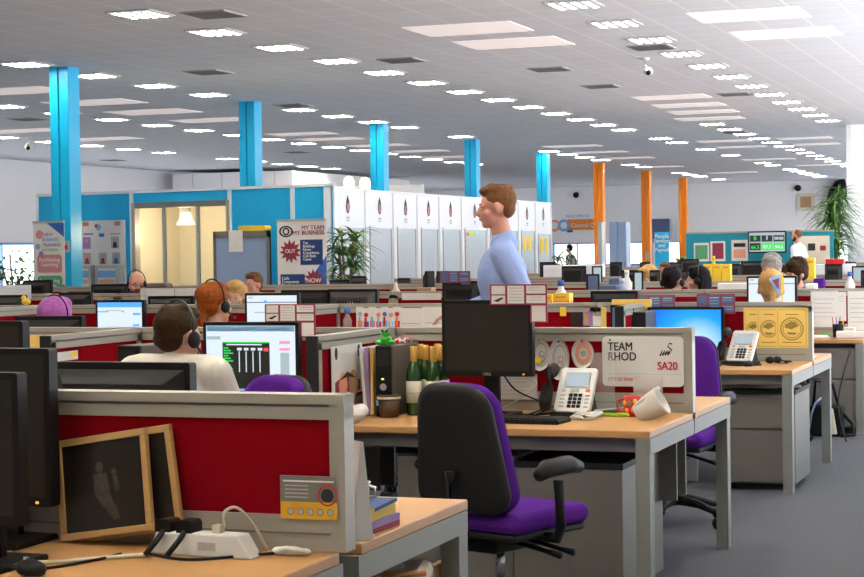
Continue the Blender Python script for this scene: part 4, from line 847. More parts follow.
# computer towers
def tower(l,x,y,zr=0,h=.31,w_=.10,d=.36,rz=0,toy=False):
    t=thing('computer_tower',l,'computer',(x,y,.73),rz); MB().box(-w_/2,.02,0,w_/2,d,h,'towerc').build('case',t,bev=.006); f=MB().box(-w_/2,0,0,w_/2,.02,h,'blk').build('front_panel',t,bev=.006)
    MB().disc(0,h*.42,.016,-.0015,'silver',16).build('power_button',t); MB().rect(-.008,h*.52,.004,h*.545,-.0015,'ledg').rect(-.035,.05,-.005,.075,-.0015,'bluel').rect(.004,.05,.018,.075,-.0015,'paper2').build('badge',t)
    MB().box(-w_/2+.012,-.001,h-.09,w_/2-.012,0,h-.02,'blk2').build('drive_cover',t); return t
tower('black and grey computer tower on the centre desk with a green toy on top',-2.945,7.385,h=.315,w_=.075)
p=atv(112,345,7.0); tower('black computer tower left of the man in the headset',p.x+.05,7.05,h=.33,w_=.13,d=.42,rz=R(-14))
p=atv(642,316,11.1); tower('computer tower behind the framed portrait, left of the blue wallpaper monitor',p.x,10.98,h=.33)
# green toy frog
t=thing('toy_frog','small green toy frog on the computer tower','toy',(-2.945,7.43,1.046)); MB().sph((0,0,.022),(.028,.024,.022),'frog').sph((0,-.008,.05),(.018,.016,.016),'frog').sph((-.03,-.01,.012),(.016,.02,.012),'frog').sph((.03,-.01,.012),(.016,.02,.012),'frog').build('body',t); MB().sph((-.01,-.018,.064),.006,'ink').sph((.01,-.018,.064),.006,'ink').build('eye',t)
for i,(dx,dy,k) in enumerate(((.0,.08,'redp'),(.03,.13,'paper'),(-.01,.17,'maroon'),(.035,.2,'redp'),(.01,.25,'pink'))):
    c=Vector((-2.95+dx*.5,7.42+dy,1.058)); o=MB().sph((0,0,0),(.022,.012,.011),k,8,6).prism([(-.02,0),(-.036,.012),(-.036,-.012)],-.006,.006,k).prism([(.02,0),(.036,.012),(.036,-.012)],-.006,.006,k).build('wrapped_sweet',loc=c,rot=(0,0,i*.7)); tag(o,'small wrapped sweet lying on top of the computer tower','sweet','wrapped sweets on the computer tower')
# wine bottles
def mk_bottle():
    t=thing('wine_bottle','x','bottle'); MB().lathe([(.034,0),(.037,.01),(.037,.17),(.034,.195),(.016,.235),(.014,.25)],'glassb',n=20).build('bottle_body',t); MB().lathe([(.0145,.215),(.0165,.22),(.0165,.298),(.015,.30)],'gold').build('foil_cap',t)
    MB().lathe([(.0377,.055),(.0377,.15)],'label',n=20).lathe([(.0379,.095),(.0379,.103)],'paper2').build('label',t); return t
BP=Proto(mk_bottle)
for px,y_,l in ((414,7.50,'wine bottle nearest the tower, gold cap and cream label'),(425.5,7.62,'wine bottle second from the tower, set slightly back'),(433.5,7.52,'wine bottle third from the tower, label facing out'),(441.5,7.60,'wine bottle half hidden by the switched-off monitor'),(421,7.70,'wine bottle at the back between the first two'),(438,7.72,'wine bottle at the back nearest the monitor')):
    p=atv(px,380,y_); BP.put((p.x,y_,.73),0,l,scale=(.95,.95,1.02))
p=atz(412,411); t=thing('snack_tub','brown round tub with a pale lid before the wine bottles','tub',(p.x,7.40,.73)); MB().lathe([(.042,0),(.048,.08)],'tub',n=20).build('body',t); MB().lathe([(.052,.078),(.052,.094),(.046,.098)],'tub',n=20).lathe([(.053,.08),(.053,.09)],'label',n=20).build('lid',t)
# folders by the tower
for i,(dx,k,l) in enumerate(((-.10,'paper','white folder leaning behind the yellow one'),(-.075,'purpt','dark purple folder between white and yellow folders'),(-.05,'yel2','yellow folder leaning against the computer tower'))):
    t=tag(MB().box(-.008,0,0,.008,.24,.30,k).build('folder',loc=(-3.045+.016*i,7.42,.735),rot=(0,R(-4+2*i),0),bev=.002),l,'folder')
def sheet(name,l,cat,pts,k,extra=None,off=None,group=None): # a sheet pinned by its four corners
    c=[Vector(q) for q in pts]; n=(c[1]-c[0]).cross(c[3]-c[0]).normalized()
    o=c[0]; ex=(c[1]-c[0]); ez=(c[3]-c[0]); W=ex.length; H_=ez.length; ex.normalize(); ez=(ez-ex*ez.dot(ex)).normalized(); ey=ez.cross(ex)
    mb=MB().box(0,0,0,W,.0012,H_,k)
    if extra: extra(mb,W,H_)
    ob=mb.build(name,fix=False); ob.matrix_world=Matrix.Translation(o)@Matrix((ex,ey,ez)).transposed().to_4x4(); return tag(ob,l,cat,group)
def onv(x0,y0,x1,y1,v): a=atv(x0,y1,v); b_=atv(x1,y0,v); return [(a.x,v,a.z),(b_.x,v,a.z),(b_.x,v,b_.z),(a.x,v,b_.z)]
def lines(n,k='paper2',a=.12,b_=.88,top=.85,step=.09,th=.015):
    def f(mb,W,H_):
        for i in range(n): mb.rect(a*W,(top-step*i)*H_,(b_-.2*((i*5)%3)/3)*W,(top-step*i+th)*H_,-.0008,k)
    return f
def cert(mb,W,H_):
    mb.rect(.04*W,.05*H_,.96*W,.95*H_,-.0006,'paper'); mb.disc(.15*W,.85*H_,.05*W,-.001,'ink',12,0,1.6).disc(.88*W,.85*H_,.05*W,-.001,'ink',12,0,1.6)
    for i in range(6): mb.rect(.25*W,(.8-.06*i)*H_,(.75-.1*(i%2))*W,(.812-.06*i)*H_,-.001,'paper')
    mb.poly([(.1*W,.05*H_),(.9*W,.05*H_),(.9*W,.25*H_),(.5*W,.46*H_),(.1*W,.28*H_)],-.001,'maroon'); mb.disc(.35*W,.2*H_,.14*W,-.0016,'salmon',12,0,1.2).disc(.68*W,.2*H_,.15*W,-.0016,'card',12,0,1.2).poly([(.2*W,.3*H_),(.5*W,.46*H_),(.8*W,.3*H_),(.5*W,.36*H_)],-.002,'ink')
P4=[atu(x,y,-3.09) for x,y in ((332,398),(363,391),(361,341),(332,347))]
sheet('certificate_poster','poster with two heads pinned on the short divider by the tower','poster',[(q.x,q.y,q.z) for q in P4],'paper',cert)
# paper plates on the centre divider
VD=mid(1)-.034
def plate(l,px,py,rx,rz_,ring,kn=None):
    p=atv(px,py,VD); s_=FOC/p.y*1.06; rx/=s_; rz_/=s_; t=thing('paper_plate',l,'paper plate',(p.x,VD,p.z)); mb=MB(); n=28
    o=[(rx*(1+.02*math.sin(5*a))*math.cos(a),rz_*(1+.03*math.cos(3*a))*math.sin(a)) for a in [2*math.pi*i/n for i in range(n)]]
    mb._f([(x,-.016,z) for x,z in o]+[(x*.8,0,z*.8) for x,z in o],[(i,(i+1)%n,(i+1)%n+n,i+n) for i in range(n)]+[tuple(range(n,2*n))],'paper')
    mb.build('dish',t,fix=False); m2=MB()
    if ring: m2.disc(0,0,rx*.74,-.004,'salmon',28,rx*.38,rz_/rx).disc(0,0,rx*.3,-.003,'paper2',14)
    else: m2.disc(0,.1*rz_,rx*.6,-.004,'paper2',24,rx*.52,rz_/rx).disc(.1*rx,0,rx*.3,-.004,'paper2',16,rx*.2,1).rect(-rx*.4,-rz_*.45,rx*.1,-rz_*.38,-.004,'pink').disc(0,-.3*rz_,rx*.35,-.0035,'pink' if kn=='pink' else 'paper2',14,rx*.27)
    if kn=='yel': m2.rect(-rx*.5,-rz_*.55,0,-rz_*.2,-.0055,'yel')
    m2.build('drawing',t,fix=False); MB().sph((0,-.02,rz_*.85),.006,'frog' if kn=='yel' else 'blue' if kn=='pink' else 'redp').build('pin',t)
plate('oval paper plate with a yellow note, half behind the switched-off monitor',541,354,12,18.5,0,'yel')
plate('tall oval paper plate with a sketched face in the middle of three plates',560,359,12,23,0,'pink')
plate('round paper plate with an orange ring, beside the team sign',583.5,353.5,12.5,16.5,1)
sheet('pinned_notice','white notices hanging below the switched-off monitor','notice',onv(497,374,537,399,VD),'paper',lines(5,top=.8,step=.15))
# team sign
a=atv(603,386,VD); b_=atv(683.5,336.5,VD); W=b_.x-a.x; H_=b_.z-a.z
t=thing('team_sign','rounded white TEAM RHOD SA20 street-style sign on the centre divider','sign',(a.x,VD,a.z)); MB().rbox(0,0,W,H_,-.006,0,.02,'paper').build('board',t)
text('lettering','TEAM\nRHOD',t,(W*.07,-.0075,H_*.72),H_*.235,'ink',sx=.86).data.name='l'
text('lettering','SA20',t,(W*.68,-.0075,H_*.34),H_*.225,'redp',sx=.86); text('lettering','CITY OF SWANSEA',t,(W*.07,-.0075,H_*.11),H_*.10,'redp',sx=.8); MB().rect(W*.02,H_*.245,W*.98,H_*.252,-.007,'paper2').build('rule',t,fix=False)
c=W*.80; mb=MB()
for i in range(4): mb.poly([(c-.035+i*.011,H_*.62+.004*i),(c-.022+i*.011,H_*.72),(c-.018+i*.011,H_*.73),(c-.027+i*.011,H_*.61)],-.0075,'ink')
mb.tube([(c+.01,-.007,H_*.66),(c+.022,-.007,H_*.73),(c+.004,-.007,H_*.80),(c+.012,-.007,H_*.87),(c+.024,-.007,H_*.85)],.003,'ink',6); mb.build('emblem',t,fix=False)
MB().sph((W*.1,-.008,H_*.93),.006,'frog').build('pin',t)
# frosted paper and clear stand
t=thing('document_stand','clear plastic stand holding a small pale slip before the team sign','document stand',(-1.98,7.72,.73)); MB().box(-.11,0,.0,-.0,.003,.27,'clear').box(-.11,-.1,0,.22,0,.004,'clear').build('clear_sheet',t); MB().box(.085,-.0,.004,.215,.002,.165,'milky').build('slip',t)
# phones
def phone(l,x,y,rz,sc=1):
    t=thing('desk_phone',l,'telephone',(x,y,.73),rz); t.scale=(sc,)*3; T_=Matrix.Rotation(R(-32),4,'X')
    b=MB(); b.box(-.09,-.0,0,.10,.12,.02,'blk2').hexa([(-.07,.03,0),(.09,.03,0),(.09,.12,0),(-.07,.12,0),(-.05,.10,.12),(.07,.10,.12),(.07,.12,.12),(-.05,.12,.12)],'blk2'); b.build('foot',t)
    b=MB(); b.T=Matrix.Translation((0,.01,.02))@T_; b.rbox(-.075,0,.095,.215,-.012,.012,.018,'white'); b.build('console',t,bev=.004)
    b=MB(); b.T=Matrix.Translation((0,.01,.02))@T_; b.box(-.045,-.0155,.115,.072,-.012,.19,'silver').rect(-.038,.122,.065,.183,-.0165,'lit_grey'); b.build('display',t,fix=False)
    b=MB(); b.T=Matrix.Translation((0,.01,.02))@T_
    for r_ in range(4):
        for c in range(3): b.box(-.012+c*.022,-.018,.018+r_*.018,.004+c*.022,-.012,.03+r_*.018,'blk')
    for r_ in range(4): b.box(-.052,-.016,.02+r_*.018,-.028,-.012,.027+r_*.018,'silver').box(.064,-.016,.02+r_*.018,.084,-.012,.027+r_*.018,'orange' if r_==3 else 'silver')
    b.box(-.05,-.016,.095,-.035,-.012,.108,'silver').box(-.01,-.016,.095,.03,-.012,.108,'silver').box(.06,-.016,.095,.08,-.012,.108,'orange'); b.build('keypad',t)
    b=MB(); b.T=Matrix.Translation((0,.01,.02))@T_; b.tube([(-.105,-.02,.0),(-.105,-.045,.03),(-.105,-.048,.10),(-.105,-.045,.17),(-.105,-.02,.205)],.02,'blk2',12,True,[.024,.03,.026,.03,.026]); b.build('handset',t)
    b=MB(); b.tube([(-.105,.0,.03),(-.14,-.03,.01),(-.13,.05,.008),(-.08,.12,.008),(-.02,.15,.01)],.005,'blk',6); b.build('cord',t); return t
phone('white desk phone with black handset on the centre desk by the plates',-2.135,7.52,R(-6),1.0)
phone('silver desk phone with black handset before the yellow posters',-2.06,11.05,R(-16),1.0)
# keyboards, mice
def keyboard(l,x,y,rz):
    t=thing('keyboard',l,'keyboard',(x,y,.73),rz); MB().rbox(-.225,0,.225,.018,-.075,.075,.008,'blk').build('body',t)
    for r_ in range(5):
        mb=MB()
        for c in range(18): mb.box(-.215+c*.024,-.066+r_*.027,.018,-.195+c*.024,-.044+r_*.027,.024,'blk2')
        mb.build('key_row',t)
    return t
keyboard('black keyboard before the switched-off monitor',-2.30,7.27,R(-4))
keyboard('black keyboard before the blue wallpaper monitor',-2.35,10.85,0)
keyboard('black keyboard under the left hand monitors on the front bench',-2.62,3.50,R(10))
def mouse(l,x,y,rz):
    t=thing('computer_mouse',l,'mouse',(x,y,.73),rz); MB().sph((0,0,.012),(.03,.052,.022),'blk').build('body',t); MB().box(-.002,.015,.030,.002,.045,.0345,'blk2').box(-.004,.018,.03,.004,.03,.037,'silver').build('scroll_wheel',t); return t
mouse('black mouse on the front desk below the picture frames',-2.30,3.56,R(60)); mouse('black mouse beside the silver phone cord',-1.97,10.95,0)
def cable(l,pts,r=.004,k='blk',name='cable'):
    # smooth the run through its points
    P=[Vector(p) for p in pts]; Q=[]
    for i in range(len(P)-1):
        p0=P[max(i-1,0)];p1=P[i];p2=P[i+1];p3=P[min(i+2,len(P)-1)]
        for s_ in range(6): u=s_/6; Q.append(.5*((2*p1)+(-p0+p2)*u+(2*p0-5*p1+4*p2-p3)*u*u+(-p0+3*p1-3*p2+p3)*u**3))
    Q.append(P[-1]); return tag(MB().tube(Q,r,k,6).build(name),l,'cable')
cable('black cable falling from the switched-off monitor to the desk',[(-2.44,7.54,.92),(-2.40,7.60,.84),(-2.30,7.68,.78),(-2.2,7.72,.737),(-2.05,7.74,.735)])
cable('grey cable beside the monitor stand on the centre desk',[(-2.52,7.66,.735),(-2.40,7.70,.80),(-2.34,7.72,.85),(-2.38,7.73,.88)],.003,'silver')
cable('tangled black cable behind the keyboard on the centre desk',[(-2.56,7.44,.735),(-2.44,7.50,.75),(-2.34,7.44,.736),(-2.26,7.62,.76),(-2.30,7.55,.736),(-2.42,7.62,.736),(-2.22,7.40,.736)])
# earphone bundle, green packet, fork, mug, tub
p=atz(583,421); t=thing('cable_bundle','coiled white cable bundle with a brown tie on the centre desk edge','cable',(p.x,p.y+.03,.735)); mb=MB()
for i in range(6): mb.tube([( .055*math.cos(a)+.006*i-.01,.02*math.sin(a)+.006*(i%3),.006+.004*i+.006*math.sin(2*a)) for a in [2*math.pi*j/14+i for j in range(15)]],.0035,'white',6)
mb.build('coil',t); MB().tube([(0,-.02,.012),(.02,0,.022),(.03,.02,.012)],.009,'tan',8).build('tie',t)
p=atz(619,415); t=thing('salad_packet','lime green packet with a dark card on the centre desk','packet',(p.x,p.y-.03,.732),R(-8)); MB().rbox(-.075,0,.075,.014,-.06,.07,.006,'lime').build('bag',t,bev=.004); MB().box(-.05,-.05,.015,.01,.02,.019,'blk2').build('card',t)
tag(MB().tube([(-.08,-.05,0),(.0,.0,.005),(.07,.05,.01)],.0035,'paper',6).box(.06,.045,.006,.095,.068,.012,'paper').build('plastic_fork',loc=(p.x-.01,p.y-.03,.756)),'white plastic fork lying across the lime packet','fork')
p=atz(631,408); t=thing('mug','red mug with green, yellow and orange spots','mug',(-1.875,7.62,.73)); MB().lathe([(.034,0),(.038,.005),(.038,.088),(.034,.088),(.033,.01)],'redp',n=24).build('body',t)
MB().tube([(-.036,-.004,.075),(-.062,-.006,.07),(-.068,-.006,.045),(-.055,-.005,.02),(-.036,-.003,.018)],.006,'redp',8).build('handle',t); mb=MB()
for a,z,k in ((-100,.06,'leafl'),(-60,.068,'yel'),(-75,.03,'orange'),(-118,.028,'orange'),(-35,.04,'leafl'),(-140,.06,'yel')): mb.sph((.0375*math.cos(R(a)),.0375*math.sin(R(a)),z),(.010,.010,.011),k,10,6)
mb.build('spots',t)
p=atz(652,417); t=thing('food_tub','milky plastic tub and lid leaning on its side','tub',(-1.765,7.50,.73)); t.scale=(1.25,1.25,1.25); b=MB(); b.T=Matrix.Translation((0,0,.042))@Matrix.Rotation(R(58),4,'Y'); b.lathe([(.028,-.055),(.033,-.05),(.050,.04),(.052,.045),(.048,.045),(.031,-.045)],'frost',n=20); b.build('bowl',t)
b=MB(); b.T=Matrix.Translation((-.02,.03,.065))@Matrix.Rotation(R(-40),4,'Y'); b.lathe([(.058,0),(.06,.006),(.058,.012)],'frost',n=24); b.build('lid',t)
# ---------------------------------------------------------------- front bench
VF=mid(0)-.034
a=atv(281,518,VF); b_=atv(337,477,VF); W=b_.x-a.x; H_=b_.z-a.z
def pic(mb,W,H_):
    mb.rect(0,0,W,H_*.40,-.0016,'ambr').rect(0,H_*.40,W,H_,-.0016,'alud'); mb.rect(.05*W,.86*H_,.95*W,.9*H_,-.002,'paper')
    for i in range(4): mb.rect(.08*W,(.76-.09*i)*H_,.5*W,(.79-.09*i)*H_,-.002,'paper2')
    mb.disc(.83*W,.56*H_,.17*W,-.002,'redp',24,.145*W).disc(.83*W,.56*H_,.11*W,-.002,'ink',20)
    for i in range(5): mb.disc((.18+.175*i)*W,.17*H_,.06*W,-.002,'alud',16,.045*W).disc((.18+.175*i)*W,.17*H_,.042*W,-.002,'paper2',14)
sheet('safety_sticker','grey and yellow safety procedure sticker on the front red divider','sticker',[(a.x,VF,a.z),(b_.x,VF,a.z),(b_.x,VF,b_.z),(a.x,VF,b_.z)],'paper',pic)
def frame(l,BL,BR,tz,ty):
    ex=(BR-BL); W=ex.length; ex.normalize(); back=Vector((-ex.y,ex.x,0)); H_=math.hypot(tz-.73,ty); ang=math.atan2(ty,tz-.73)
    t=thing('framed_photograph',l,'picture frame',BL); t.rotation_mode='YXZ'; t.rotation_euler=(-ang,R(-9),math.atan2(ex.y,ex.x))
    mb=MB(); f=.018
    for q in ((0,0,W,f),(0,H_-f,W,H_),(0,f,f,H_-f),(W-f,f,W,H_-f)): mb.box(q[0],0,q[1],q[2],.016,q[3],'oak')
    mb.build('moulding',t,bev=.002); MB().box(f,.006,f,W-f,.012,H_-f,'photo').build('photograph',t)
    m2=MB(); cx=W*.5; m2.disc(cx-.01,H_*.68,.012,.0055,'photog',12,0,1.2).poly([(cx-.03,H_*.62),(cx+.012,H_*.62),(cx+.02,H_*.40),(cx+.03,H_*.30),(cx-.005,H_*.28),(cx-.03,H_*.42)],.0055,'photog').poly([(cx-.005,H_*.30),(cx+.035,H_*.30),(cx+.045,H_*.16),(cx+.025,H_*.15)],.0055,'photog').poly([(cx+.03,H_*.58),(cx+.045,H_*.58),(cx+.05,H_*.45),(cx+.035,H_*.42)],.0055,'photog').disc(cx+.035,H_*.62,.009,.0055,'photog',10)
    m2.build('figures',t,fix=False); return t
BL=atz(68,532); BR=atz(150,540); BL.z=BR.z=.731
frame('front one of two oak picture frames with a dark photograph, leaning on the divider',Vector((-2.475,3.97,.733)),Vector((-2.19,3.93,.733)),.985,.03)
frame('rear one of two oak picture frames, mostly hidden by the front one',Vector((-2.40,3.99,.733)),Vector((-2.13,3.98,.733)),.995,.015)
t=thing('power_strip','white power strip with plugs at the foot of the front divider','power strip',(-2.03,3.90,.731),R(-4)); MB().prism([(-.135,0),(.145,0),(.11,.055),(-.12,.055)],-.03,.03,'white').build('block',t,bev=.004)
MB().rect(.0,.015,.05,.035,-.0308,'paper2').build('socket',t,fix=False)
for x,l in ((-.10,0),(-.04,0)): MB().rbox(x-.022,.045,x+.022,.085,-.028,.022,.012,'blk').tube([(x,-.02,.06),(x,-.05,.04),(x-.01,-.09,.008)],.007,'blk',8).build('plug',t)
MB().box(.03,-.012,.05,.052,.012,.075,'label').build('network_plug',t)
cable('cream cable looping off the power strip',[(-1.975,3.90,.80),(-1.975,3.90,.835),(-1.95,3.92,.845),(-1.92,3.95,.80),(-1.90,3.98,.735)],.004,'label')
cable('cream network cable lying across the front desk',[(-2.60,3.78,.80),(-2.56,3.72,.738),(-2.45,3.66,.736),(-2.33,3.68,.736),(-2.22,3.78,.736),(-2.15,3.84,.736)],.005,'label')
cable('black power cable lying by the picture frames',[(-2.62,3.62,.736),(-2.48,3.58,.736),(-2.38,3.70,.736),(-2.30,3.60,.736),(-2.24,3.72,.736),(-2.22,3.83,.736)],.004)
cable('black mouse cable on the front desk',[(-2.34,3.57,.74),(-2.45,3.55,.736),(-2.40,3.68,.736),(-2.52,3.74,.736),(-2.62,3.80,.736)],.003)
cable('black cable running from the power strip along the divider foot',[(-2.15,3.83,.74),(-2.02,3.80,.736),(-1.9,3.90,.736),(-1.82,3.97,.736)],.004)
p=atz(309,548); t=tag(MB().sph((0,0,.01),(.04,.02,.012),'paper',10,6).sph((.035,.004,.008),(.02,.015,.01),'paper',8,6).sph((-.03,-.003,.009),(.018,.018,.011),'paper',8,6).tube([(-.04,-.01,.01),(0,-.018,.02),(.045,-.005,.012)],.007,'paper',6).build('crumpled_tissue',loc=(p.x,3.95,.731),remesh=.004),'crumpled white tissue at the foot of the front divider','tissue')
# books and bits right of the front divider
bz=.731
for i,(k,k2,h_,dx,l) in enumerate((('maroon','pink',.014,0,'pink and red paperback at the bottom of the small stack'),('purpt','redp',.018,.004,'purple paperback second from the bottom of the stack'),('yel','ink',.028,-.003,'thick yellow and black paperback near the top of the stack'),('navy','yel',.009,.006,'thin dark blue magazine on top of the stack'))):
    t=thing('paperback_book',l,'book',(-1.805+dx,4.37,bz),R(3*i-4)); MB().box(-.055,-.1,.001,.055,.1,h_-.001,'paper').build('pages',t); mb=MB().box(-.057,-.102,0,.057,.102,.002,k).box(-.057,-.102,h_-.002,.057,.102,h_,k).box(.055,-.102,0,.058,.102,h_,k).box(-.057,-.104,0,.02,-.101,h_,k).box(.02,-.104,0,.057,-.101,h_,k2); mb.build('cover',t); bz+=h_+.0005
t=thing('white_mug','white mug on the stack of paperbacks by the front divider','mug',(-1.815,4.38,bz+.001)); t.scale=(.75,.75,.75); MB().lathe([(.022,0),(.03,.008),(.03,.05),(.036,.07),(.033,.07),(.027,.05),(.026,.01)],'white').build('body',t); MB().tube([(.03,0,.055),(.055,0,.05),(.055,0,.02),(.03,0,.015)],.006,'white').build('handle',t)
t=thing('desk_calendar','narrow white calendar with a blue column behind the front divider end','calendar',(-1.765,4.22,.731),R(-38)); MB().hexa([(-.04,-.03,.0),(.04,-.03,0),(.04,.03,0),(-.04,.03,0),(-.04,-.004,.25),(.04,-.004,.25),(.04,.004,.25),(-.04,.004,.25)],'white').build('stand',t); b=MB(); b.T=Matrix.Rotation(R(-7.4),4,'X'); b.rect(-.025,.03,.025,.225,-.0315,'frostb'); b.build('print',t,fix=False)
p=atv(366,414,5.05)
t=tag(MB().sph((0,0,.035),(.055,.05,.04),'paper',10,6).sph((.03,.02,.05),(.035,.03,.03),'paper',8,6).sph((-.035,0,.045),(.03,.03,.04),'paper',8,6).build('crumpled_bag',loc=(-2.98,7.12,.731),remesh=.006),'crumpled white bag at the left end of the centre desk','bag')
t=thing('snack_pack','small orange and white snack pack beside the poster','packet',(-3.02,7.22,.731),R(20)); MB().box(-.02,-.01,0,.02,.01,.07,'orange').build('pack',t,(0,0,0),(0,R(12),0),bev=.003); MB().box(.022,-.01,0,.05,.012,.035,'paper').build('wrapper',t)
# tote bag under the front bench and the board behind it
p=atz(400,577,.3); t=thing('tote_bag','stone canvas tote bag with tan straps under the front bench','bag',(-1.88,4.60,.222),R(12)); b=MB(); b.hexa([(-.15,-.07,0),(.15,-.07,0),(.15,.07,0),(-.15,.07,0),(-.17,-.10,.34),(.17,-.10,.37),(.17,.08,.385),(-.17,.08,.36)],'tote'); b.build('body',t,bev=.03)
MB().tube([(-.17,-.1,.34),(0,-.112,.355),(.17,-.1,.37)],.008,'tan').build('trim',t); MB().tube([(-.12,-.1,.30),(-.10,-.115,.22),(.02,-.12,.16),(.12,-.115,.22),(.13,-.1,.32)],.009,'tan').build('strap',t); MB().box(-.05,-.12,.20,.0,-.1,.33,'tan').build('buckle_tab',t); MB().sph((.06,-.02,.365),(.04,.03,.03),'shirtc').build('scarf_lining',t)
t=thing('storage_box','brown box on the floor under the front bench','box',(-1.90,4.62,0)); MB().box(-.17,-.14,0,.17,.14,.22,'card').build('body',t); MB().box(-.01,-.141,0,.03,-.139,.219,'label').build('tape',t)
tag(MB().box(-.01,-.08,0,.01,.08,.55,'card').build('wooden_board',loc=(-1.80,4.93,.0)),'tan board standing under the front bench by its leg','board')
# papers on pedestal, bag on floor
for i,(dx,k) in enumerate(((-.1,'paper'),(.12,'paper2'),(.02,'paper'),(.05,'pink'))):
    tag(MB().box(-.16,-.11,0,.16,.11,.004,k).build('paper_sheet',loc=(-1.89+dx*.6,10.98,.601+.0045*i),rot=(0,0,.2*i)),'loose paper lying on the drawer unit under the phone desk','paper','loose papers on the drawer unit')
p=atz(832,432,0); t=thing('handbag','black bag with a tan panel on the carpet by the far desk leg','bag',(p.x,13.95,0)); MB().rbox(-.13,0,.13,.24,-.07,.07,.04,'blk').build('body',t,bev=.02); MB().tube([(-.1,0,.22),(-.08,0,.42),(.05,-.02,.40),(.10,0,.2)],.012,'blk').tube([(.10,0,.2),(.2,-.05,.1),(.22,-.1,.02),(.12,-.12,.015)],.012,'blk').build('strap',t); MB().hexa([(.02,-.09,.02),(.09,-.09,.02),(.09,-.07,.02),(.02,-.07,.02),(.0,-.09,.2),(.06,-.09,.22),(.06,-.07,.22),(.0,-.07,.2)],'label').build('panel',t,bev=.008)
MB().tube([(-.12,-.08,.06),(-.10,-.09,.18),(-.07,-.09,.26),(-.02,-.08,.30)],.008,'frostb').build('ribbon',t)
# yellow posters on the third bench divider
V2=mid(2)-.034
def globe(mb,W,H_):
    mb.rect(.06*W,.04*H_,.94*W,.05*H_,-.001,'yelb').rect(.06*W,.95*H_,.94*W,.96*H_,-.001,'yelb').rect(.06*W,.04*H_,.07*W,.96*H_,-.001,'yelb').rect(.93*W,.04*H_,.94*W,.96*H_,-.001,'yelb').rect(.3*W,.83*H_,.7*W,.85*H_,-.001,'yelb').rect(.2*W,.13*H_,.8*W,.15*H_,-.001,'yelb')
    r_=min(.36*W,.3*H_); mb.disc(.5*W,.48*H_,r_,-.001,'yelb',28,r_*.9).disc(.5*W,.48*H_,r_*.8,-.001,'yelb',28,r_*.74).poly([(.5*W+r_*.65*math.cos(q),.50*H_+r_*.6*math.sin(q)) for q in [R(x) for x in (20,60,100,150,175)]]+[(.48*W,.47*H_)],-.001,'yelb').poly([(.5*W-r_*.5,.40*H_),(.5*W+r_*.5,.38*H_),(.5*W+r_*.2,.33*H_),(.5*W-r_*.3,.34*H_)],-.001,'yelb')
sheet('yellow_poster','yellow poster with a round emblem, rightmost of the three','poster',onv(776,308,808,348,V2-.004),'yel2',globe)
sheet('yellow_poster','yellow poster partly covered, middle of the three with round emblems','poster',onv(757,308,781,348,V2-.002),'yel2',globe)
sheet('yellow_poster','yellow poster next to the silver phone, leftmost of three with round emblems','poster',onv(744,308,763,348,V2),'yel2',globe)
t=thing('phone_headset','black headset lying on the desk below the yellow posters','headset',(-1.80,11.08,.74)); MB().tube([(.0+.07*math.cos(a),.05*math.sin(a),.012) for a in [R(x) for x in range(-60,200,20)]],.005,'blk').build('headband',t); MB().sph((-.06,.0,.02),(.03,.02,.022),'blk').sph((-.02,.03,.02),(.028,.022,.022),'blk').build('earpiece',t); MB().tube([(-.05,0,.01),(0,-.05,.005),(.06,-.07,.006)],.003,'blk').build('microphone',t)
cable('black cable curling before the silver desk phone',[(-2.45,11.05,.737),(-2.3,10.98,.737),(-2.2,11.06,.74),(-2.05,10.92,.737),(-1.9,11.0,.737)],.006)
cable('black cable hanging beside the far desk leg at the right',[(-1.70,13.4,.02),(-1.78,13.6,.3),(-1.72,13.9,.68)],.006)
sheet('loose_paper','white sheet on the far corner of the phone desk','paper',[(-1.90,11.75,.733),(-1.70,11.75,.733),(-1.70,11.95,.733),(-1.90,11.95,.733)],'paper')
# pinned papers on the fourth bench
V3=mid(3)-.034
sheet('pinned_paper','large white pinned page with a blue dot, right of the yellow posters','notice',onv(811,290,838,327,V3),'paper',lines(5,top=.75,step=.12))
sheet('pinned_paper','white page pinned behind the large one, showing a round logo','notice',onv(834,292,846,321,V3+.003),'paper',lines(3))
sheet('pinned_paper','white pinned page at the right edge of the fourth bench','notice',onv(848,291,868,330,V3),'paper',lines(6,top=.8,step=.12))
def clutter(l,px,v,k,sx,sy,sz,name,cat,z=.73,rz=0,b=.004):
    p=atv(px,330,v); return tag(MB().box(-sx/2,-sy/2,0,sx/2,sy/2,sz,k).build(name,loc=(p.x,v,z+.001),rot=(0,0,rz),bev=b),l,cat)
t=thing('desk_caddy','dark pen holder before the pinned pages','pen holder',(atv(838,330,14.5).x,14.5,.731)); MB().lathe([(.04,0),(.045,.1),(.04,.1),(.035,.01)],'blk').build('cup',t)
for i in range(4): MB().tube([(.015*(i-1.5),0,.02),(.03*(i-1.5),.01*i,.16)],.004,['redp','blue','blk','yel'][i],6).build('pen',t)
clutter('green toy car on the fourth bench desk',825,14.4,'frog',.07,.04,.03,'toy_car','toy',b=.01); clutter('white paper pile at the right end of the fourth bench',856,14.4,'paper',.3,.2,.05,'paper_pile','paper',rz=.1)
clutter('cream box file before the pinned pages',846,14.6,'label',.14,.1,.07,'file_box','box'); clutter('grey speaker at the left end of the fourth bench desk',803,14.6,'slate',.1,.1,.16,'loudspeaker','speaker'); clutter('white notepad before the grey speaker',815,14.3,'paper',.2,.15,.02,'notepad','notepad',rz=.3)
